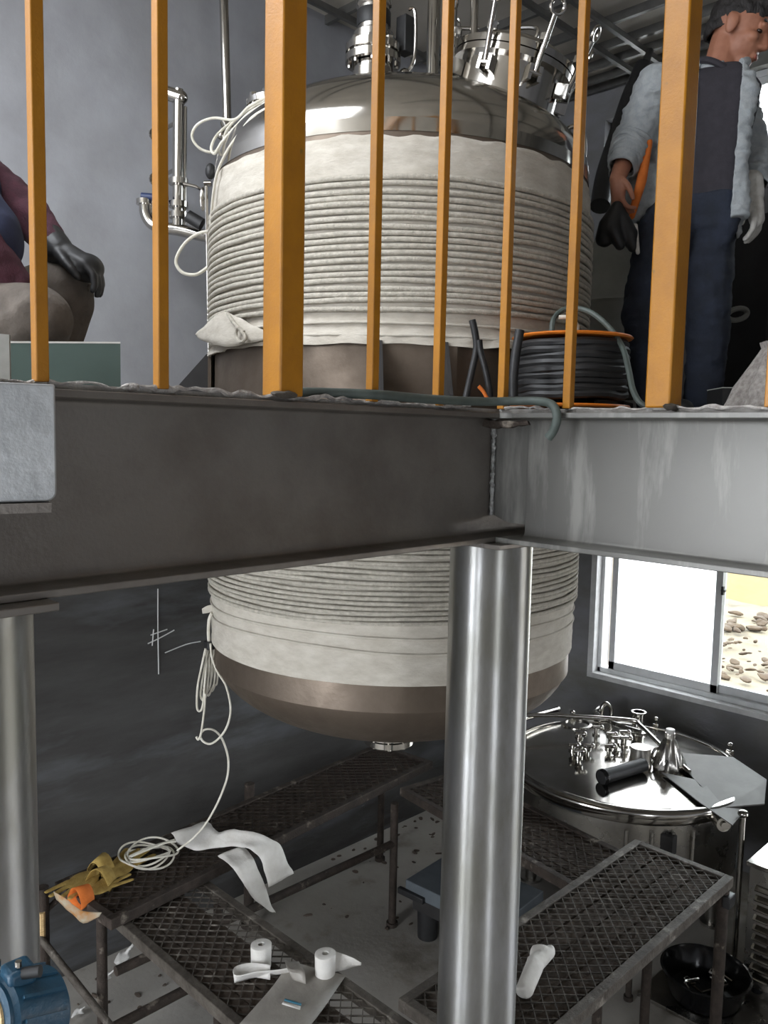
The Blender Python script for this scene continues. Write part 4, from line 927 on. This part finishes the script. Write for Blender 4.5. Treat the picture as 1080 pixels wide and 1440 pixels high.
def cut(o, keep):
    bm = bmesh.new(); bm.from_mesh(o.data); org = parent_loc(o.parent)
    bmesh.ops.delete(bm, geom=[f for f in bm.faces if not keep(f.calc_center_median()+org)], context='FACES')
    bv = [v for v in bm.verts if v.is_boundary]
    for _ in range(14):
        new = [(v, sum((e_.other_vert(v).co for e_ in v.link_edges if e_.is_boundary), V((0, 0, 0)))/max(1, sum(1 for e_ in v.link_edges if e_.is_boundary))) for v in bv]
        for v, c in new: v.co = v.co.lerp(c, .6)
    bm.to_mesh(o.data); bm.free()
def wrinkles(o, amp, sc, stretch=V((1, 1, 1)), thick=0):
    org = parent_loc(o.parent)
    cs = [V(v.co) for v in o.data.vertices]; ns = [V(v.normal) for v in o.data.vertices]; out = []
    for c, n in zip(cs, ns):
        p = c+org; p = V((p.x*stretch.x, p.y*stretch.y, p.z*stretch.z)); c = c+n*amp*(NZ.noise(p*sc)+.5*NZ.noise(p*sc*2.3)); out += [c.x, c.y, c.z]
    o.data.vertices.foreach_set('co', out); o.data.update()
    if thick: md = o.modifiers.new('solidify', 'SOLIDIFY'); md.thickness = thick; md.offset = -1

def standing_man():
    D0 = 3.30; N = -FW          # N points at the viewer
    at = lambda x, y, d=0: dep(x, y, D0+d)
    base = at(955, 590); base.z = DK
    t = thing('person', 'man in an open pale blue jacket, dark shirt and jeans, looking down, one glove on', 'person', base)
    sdir = (RT*.92-FW*.38).normalized(); ddir = (N*.92+RT*.38).normalized()
    cx = lambda x, y, dz=0: at(x, y)+ddir*dz
    neck = cx(1008, 96, .0); hd = at(1034, 47)+ddir*.02
    shR, shL = at(924, 122, -.02), at(1036, 138, .03)
    elR, wrR = at(890, 196, .03), at(868, 252, -.06)
    elL, wrL = at(1060, 214, .06), at(1060, 274, -.04)
    hipR, hipL = at(938, 318, .0), at(992, 320, .03)
    knR, knL = at(905, 445, -.06), at(996, 440, -.05)
    anR, anL = base+RT*-.10-FW*.02+UP*.09, base+RT*.10+FW*.02+UP*.09
    f = (RT*.80+N*.50-UP*.42).normalized(); u = (UP*.90+f*.3).normalized()
    b = MB(); q, R = head(b, hd, f, u, 1.10)
    b.cap(neck-UP*.05, .062, hd+R @ V((-.03, 0, -.03)), .060)
    L = [(cx(966, 330), .16, .105), (cx(968, 290), .165, .105), (cx(974, 230), .152, .10), (cx(982, 170), .172, .108), (cx(988, 135), .178, .10), (cx(994, 112), .125, .08), (cx(1000, 100), .06, .06)]
    torso_levels(b, [(c, a, d, sdir, ddir) for c, a, d in L])
    for sh, el, wr in ((shR, elR, wrR), (shL, elL, wrL)): b.chain([sh, el, wr], [.052, .042, .030])
    for hp, kn, an in ((hipR, knR, anR), (hipL, knL, anL)): b.chain([hp, kn, an], [.085, .058, .042])
    for an in (anR, anL): b.chain([an-UP*.045, an-UP*.05+ddir*.14], [.040, .032])
    dR = (at(868, 300, -.08)-wrR); hand(b, wrR, dR, RT*.9+FW*.2, 1.0, .75, 1)
    dL = (at(1068, 330, -.05)-wrL); b.cap(wrL, .026, wrL+dL*.35, .022)
    body = remesh(b.build('body', 'skin', t), .0048, 5)
    for sg in (-1, 1): MB().ell(q(.075, sg*.034, .001), (.012, .013, .008), R, 12, 8).build('eye', 'eye', t)
    m_ = MB(); m_.ell(q(.094, 0, -.0675), (.006, .020, .009), R, 14, 8); m_.build('lips', 'lip', t)
    b = MB(); b.ell(q(-.018, 0, .043), (.112, .088, .096), R, 24, 16).ell(q(-.055, 0, -.01), (.068, .074, .07), R, 20, 14)
    b.ell(q(.045, 0, .095), (.055, .068, .032), R, 18, 10)
    hr = remesh(b.build('hair', 'hair', t), .007, 3)
    Ri = R.inverted()
    def keep_h(p):
        l = Ri @ (p-hd)/1.10; return l.z > .040+.35*max(0, .03-l.x)*-2.2 and not (l.x > .075 and l.z < .055)
    cut(hr, keep_h); wrinkles(hr, .006, 45, thick=.008)
    for sg in (-1, 1): MB().tube([q(.088, sg*.018, .030), q(.082, sg*.05, .033)], .0045, 7).build('eyebrow', 'hair', t)
    # dark shirt
    b = MB(); torso_levels(b, [(c, a+.010, d+.012, sdir, ddir) for c, a, d in [(cx(968, 298), .165, .105)]+L[2:6]]+[(cx(1003, 97), .075, .072, sdir, ddir)])
    nd = (hd-neck).normalized(); n1, n2 = frame_of(nd); nc = neck-nd*.012
    MB().tube([nc+(n1*cos(2*pi*j/28)+n2*sin(2*pi*j/28))*.070 for j in range(28)], .013, 8, closed=True).build('neckband', 'tshirt', t)
    sh = remesh(b.build('shirt', 'tshirt', t), .008, 5); wrinkles(sh, .004, 9)
    # jeans
    b = MB(); torso_levels(b, [(cx(966, 350), .13, .09, sdir, ddir), (cx(966, 322), .165, .12, sdir, ddir), (cx(968, 280), .182, .124, sdir, ddir)])
    for hp, kn, an in ((hipR, knR, anR), (hipL, knL, anL)): b.chain([hp-UP*.02, hp.lerp(kn, .5), kn, kn.lerp(an, .5), an-UP*.03], [.118, .100, .084, .077, .072])
    jn = remesh(b.build('jeans', 'jeans', t), .008, 6); wrinkles(jn, .008, 13, V((1, 1, 1.6)))
    # jacket: loose shell over torso and sleeves, open at the front
    b = MB(); torso_levels(b, [(cx(962, 318), .198, .155, sdir, ddir), (cx(966, 280), .188, .148, sdir, ddir), (cx(970, 230), .176, .138, sdir, ddir), (cx(976, 170), .184, .138, sdir, ddir), (cx(981, 135), .186, .128, sdir, ddir), (cx(990, 112), .140, .105, sdir, ddir), (cx(1000, 92), .088, .085, sdir, ddir)])
    eRR = elR.lerp(wrR, .62); eLL = elL.lerp(wrL, .66)
    b.chain([shR-RT*.0, shR.lerp(elR, .5), elR, eRR], [.082, .076, .072, .062]); b.chain([shL, shL.lerp(elL, .5), elL, eLL], [.072, .068, .064, .058])
    b.chain([at(905, 250, .04), at(896, 305, .05)], [.06, .055]); b.chain([at(1026, 270, -.04), at(1030, 325, -.05)], [.045, .036])
    jk = remesh(b.build('jacket', 'jacket', t), .006, 6)
    ctr = lambda z: cx(978, 200)
    def keep_j(p):
        k = (p-hd).dot(UP); v = p-cx(975, 220); lat = (p-cx(985, 200)).dot(sdir); fr = (p-cx(978, 200)).dot(ddir)
        r = p-EYEP; dpt = r.dot(_f); px = 540+FPX*r.dot(CR)/dpt; 
        if fr > .02 and -.022-.05*max(0, shR.z-p.z-.1) < lat < .135-.02*(shR.z-p.z): return False
        if p.z > neck.z+.035: return False
        if (p-wrR).length < .075 and (p-eRR).dot(wrR-eRR) > .0: return False
        if (p-wrL).length < .07 and (p-eLL).dot(wrL-eLL) > .0: return False
        if p.z < cx(962, 322).z-.02 and abs((p-cx(962, 322)).dot(sdir)) < .19: return False
        return True
    cut(jk, keep_j); wrinkles(jk, .010, 16, V((1, 1, 2.2)), .006)
    for k in range(5):     # pushed-up sleeve folds
        c = elR.lerp(eRR, .15+.2*k); d = (eRR-elR).normalized(); u_, w_ = frame_of(d)
        ring = [c+(u_*cos(2*pi*j/20)+w_*sin(2*pi*j/20))*(.070-.004*k)+d*.012*sin(2*pi*j/20*2+k) for j in range(20)]
        MB().tube(ring, .010, 8, closed=True).build('sleeve_fold', 'jacket', t)
    cl_ = [neck+sdir*.085*cos(a)+ddir*.085*sin(a)+UP*(.012-.03*max(0, sin(a))) for a in [pi*.62+k*pi*1.76/16 for k in range(17)]]
    MB().tube(cl_, .017, 10).build('collar', 'jacket', t)
    b = MB(); b.chain([at(912, 200, -.02), at(902, 255, -.04), at(888, 304, -.05)], [.016, .020, .014]); remesh(b.build('orange_lining', 'orange_cloth', t), .006, 3)
    # white glove on his left hand
    b = MB(); hand(b, wrL, dL, -RT*.6+FW*.5, 1.12, .45, -1); b.cap(wrL-dL*.35, .042, wrL, .038); remesh(b.build('glove', 'glove', t), .005, 3)
    for an in (anR, anL):
        b = MB().chain([an-UP*.035, an-UP*.045+ddir*.15], [.052, .042]).cap(an, .05, an-UP*.03, .052); remesh(b.build('shoe', 'black', t), .008, 3)
    # what he carries: a folded black glove with a pale finger
    k = thing('black_work_glove', 'black work gloves with a pale finger, held in the right hand of the standing man', 'glove', at(872, 325, -.08))
    b = MB(); b.chain([at(868, 292, -.09), at(858, 318, -.08), at(850, 335, -.07)], [.026, .045, .035]).chain([at(872, 300, -.09), at(884, 330, -.08), at(890, 348, -.08)], [.025, .036, .02]).chain([at(862, 325, -.10), at(872, 345, -.10)], [.03, .02])
    remesh(b.build('glove_bundle', 'black', k), .006, 3); MB().chain([at(893, 318, -.09), at(897, 355, -.09)], [.010, .008]).build('pale_finger', 'glove', k)
standing_man()

def crouching_man():
    D0 = 2.25
    at = lambda x, y, d=0: dep(x, y, D0+d)
    base = at(10, 590); base.z = DK
    t = thing('person', 'person in a maroon sweater, navy vest and khaki trousers crouching at the left edge', 'person', base)
    sdir = FW; ddir = RT; N = -FW
    hipN, hipF = at(-75, 470, -.13), at(-70, 462, .14); knN, knF = at(48, 455, -.20), at(84, 412, .10)
    anN, anF = V((0, 0, 0)), V((0, 0, 0))
    anN = at(2, 580, -.17); anN.z = DK+.09; anF = at(62, 580, .12); anF.z = DK+.09
    neck = at(-118, 140); hd = at(-104, 84)
    shN, shF = at(-88, 215, -.19), at(-70, 212, .18); elN, elF = at(-30, 350, -.20), at(34, 296, .13); wrN, wrF = at(30, 405, -.16), at(82, 352, .06)
    f = (RT*.85-UP*.5).normalized(); u = (UP*.85+RT*.5).normalized()
    b = MB(); q, R = head(b, hd, f, u, 1.05); b.cap(neck, .062, hd+R @ V((-.03, 0, -.04)), .056)
    L = [(at(-85, 490), .17, .12), (at(-86, 440), .165, .115), (at(-88, 340), .155, .11), (at(-95, 250), .175, .115), (at(-104, 200), .17, .10), (at(-114, 165), .09, .08)]
    torso_levels(b, [(c, a, d, sdir, ddir) for c, a, d in L])
    for s_, e, w_ in ((shN, elN, wrN), (shF, elF, wrF)): b.chain([s_, e, w_], [.052, .042, .030])
    for h_, k_, a_ in ((hipN, knN, anN), (hipF, knF, anF)): b.chain([h_, k_, a_], [.085, .058, .042]); b.chain([a_-UP*.045, a_-UP*.05+RT*.14], [.040, .032])
    hand(b, wrN, RT*.6-UP*.6, -UP-RT*.3, 1, .6, 1); b.ell(wrF+RT*.05-UP*.02, (.05, .03, .022))
    remesh(b.build('body', 'skin', t), .0055, 5)
    for sg in (-1, 1): MB().ell(q(.075, sg*.034, .001), (.012, .013, .008), R, 12, 8).build('eye', 'eye', t)
    b = MB(); b.ell(q(-.018, 0, .045), (.108, .086, .092), R, 20, 14).ell(q(-.05, 0, -.01), (.068, .074, .07), R, 18, 12); hr = remesh(b.build('hair', 'hair', t), .008, 3)
    Ri = R.inverted(); cut(hr, lambda p: (Ri @ (p-hd)).z > .04+.8*min(0, (Ri @ (p-hd)).x-.03)); wrinkles(hr, .005, 45, thick=.008)
    b = MB(); torso_levels(b, [(at(-84, 465), .185, .14, sdir, ddir)]+[(c, a+.014, d+.014, sdir, ddir) for c, a, d in L[1:]])
    for s_, e, w_ in ((shN, elN, wrN), (shF, elF, wrF)): b.chain([s_, s_.lerp(e, .5), e, e.lerp(w_, .85)], [.075, .070, .062, .045])
    o = remesh(b.build('sweater', 'maroon', t), .008, 5); wrinkles(o, .008, 14)
    b = MB(); torso_levels(b, [(c, a+.034, d+.040, sdir, ddir) for c, a, d in L[:5]]); b.chain([at(-60, 280, -.12), at(-22, 335, -.14), at(-26, 385, -.12)], [.10, .095, .06]); o = remesh(b.build('vest', 'bluevest', t), .009, 6); wrinkles(o, .008, 9)
    b = MB(); torso_levels(b, [(at(-85, 500), .19, .15, sdir, ddir), (at(-84, 450), .18, .14, sdir, ddir)])
    for h_, k_, a_ in ((hipN, knN, anN), (hipF, knF, anF)): b.chain([h_, h_.lerp(k_, .5), k_, k_.lerp(a_, .5), a_-UP*.03], [.125, .118, .092, .085, .078])
    o = remesh(b.build('trousers', 'khaki', t), .007, 5); wrinkles(o, .011, 9, V((.6, 1.5, 1.0)))
    b = MB().cap(elF.lerp(wrF, .7), .046, wrF, .042); hand(b, wrF, RT*.7-UP*.35, -UP-RT*.2, 1.10, .6, -1); b.ell(wrF+RT*.075-UP*.045, (.05, .045, .04)); remesh(b.build('dark_glove', 'black', t), .005, 3)
    for a_ in (anN, anF):
        b = MB().chain([a_-UP*.035, a_-UP*.045+RT*.15], [.052, .042]).cap(a_, .05, a_-UP*.03, .052); remesh(b.build('shoe', 'black', t), .008, 3)
crouching_man()

bpy.data.scenes.remove(WORK)
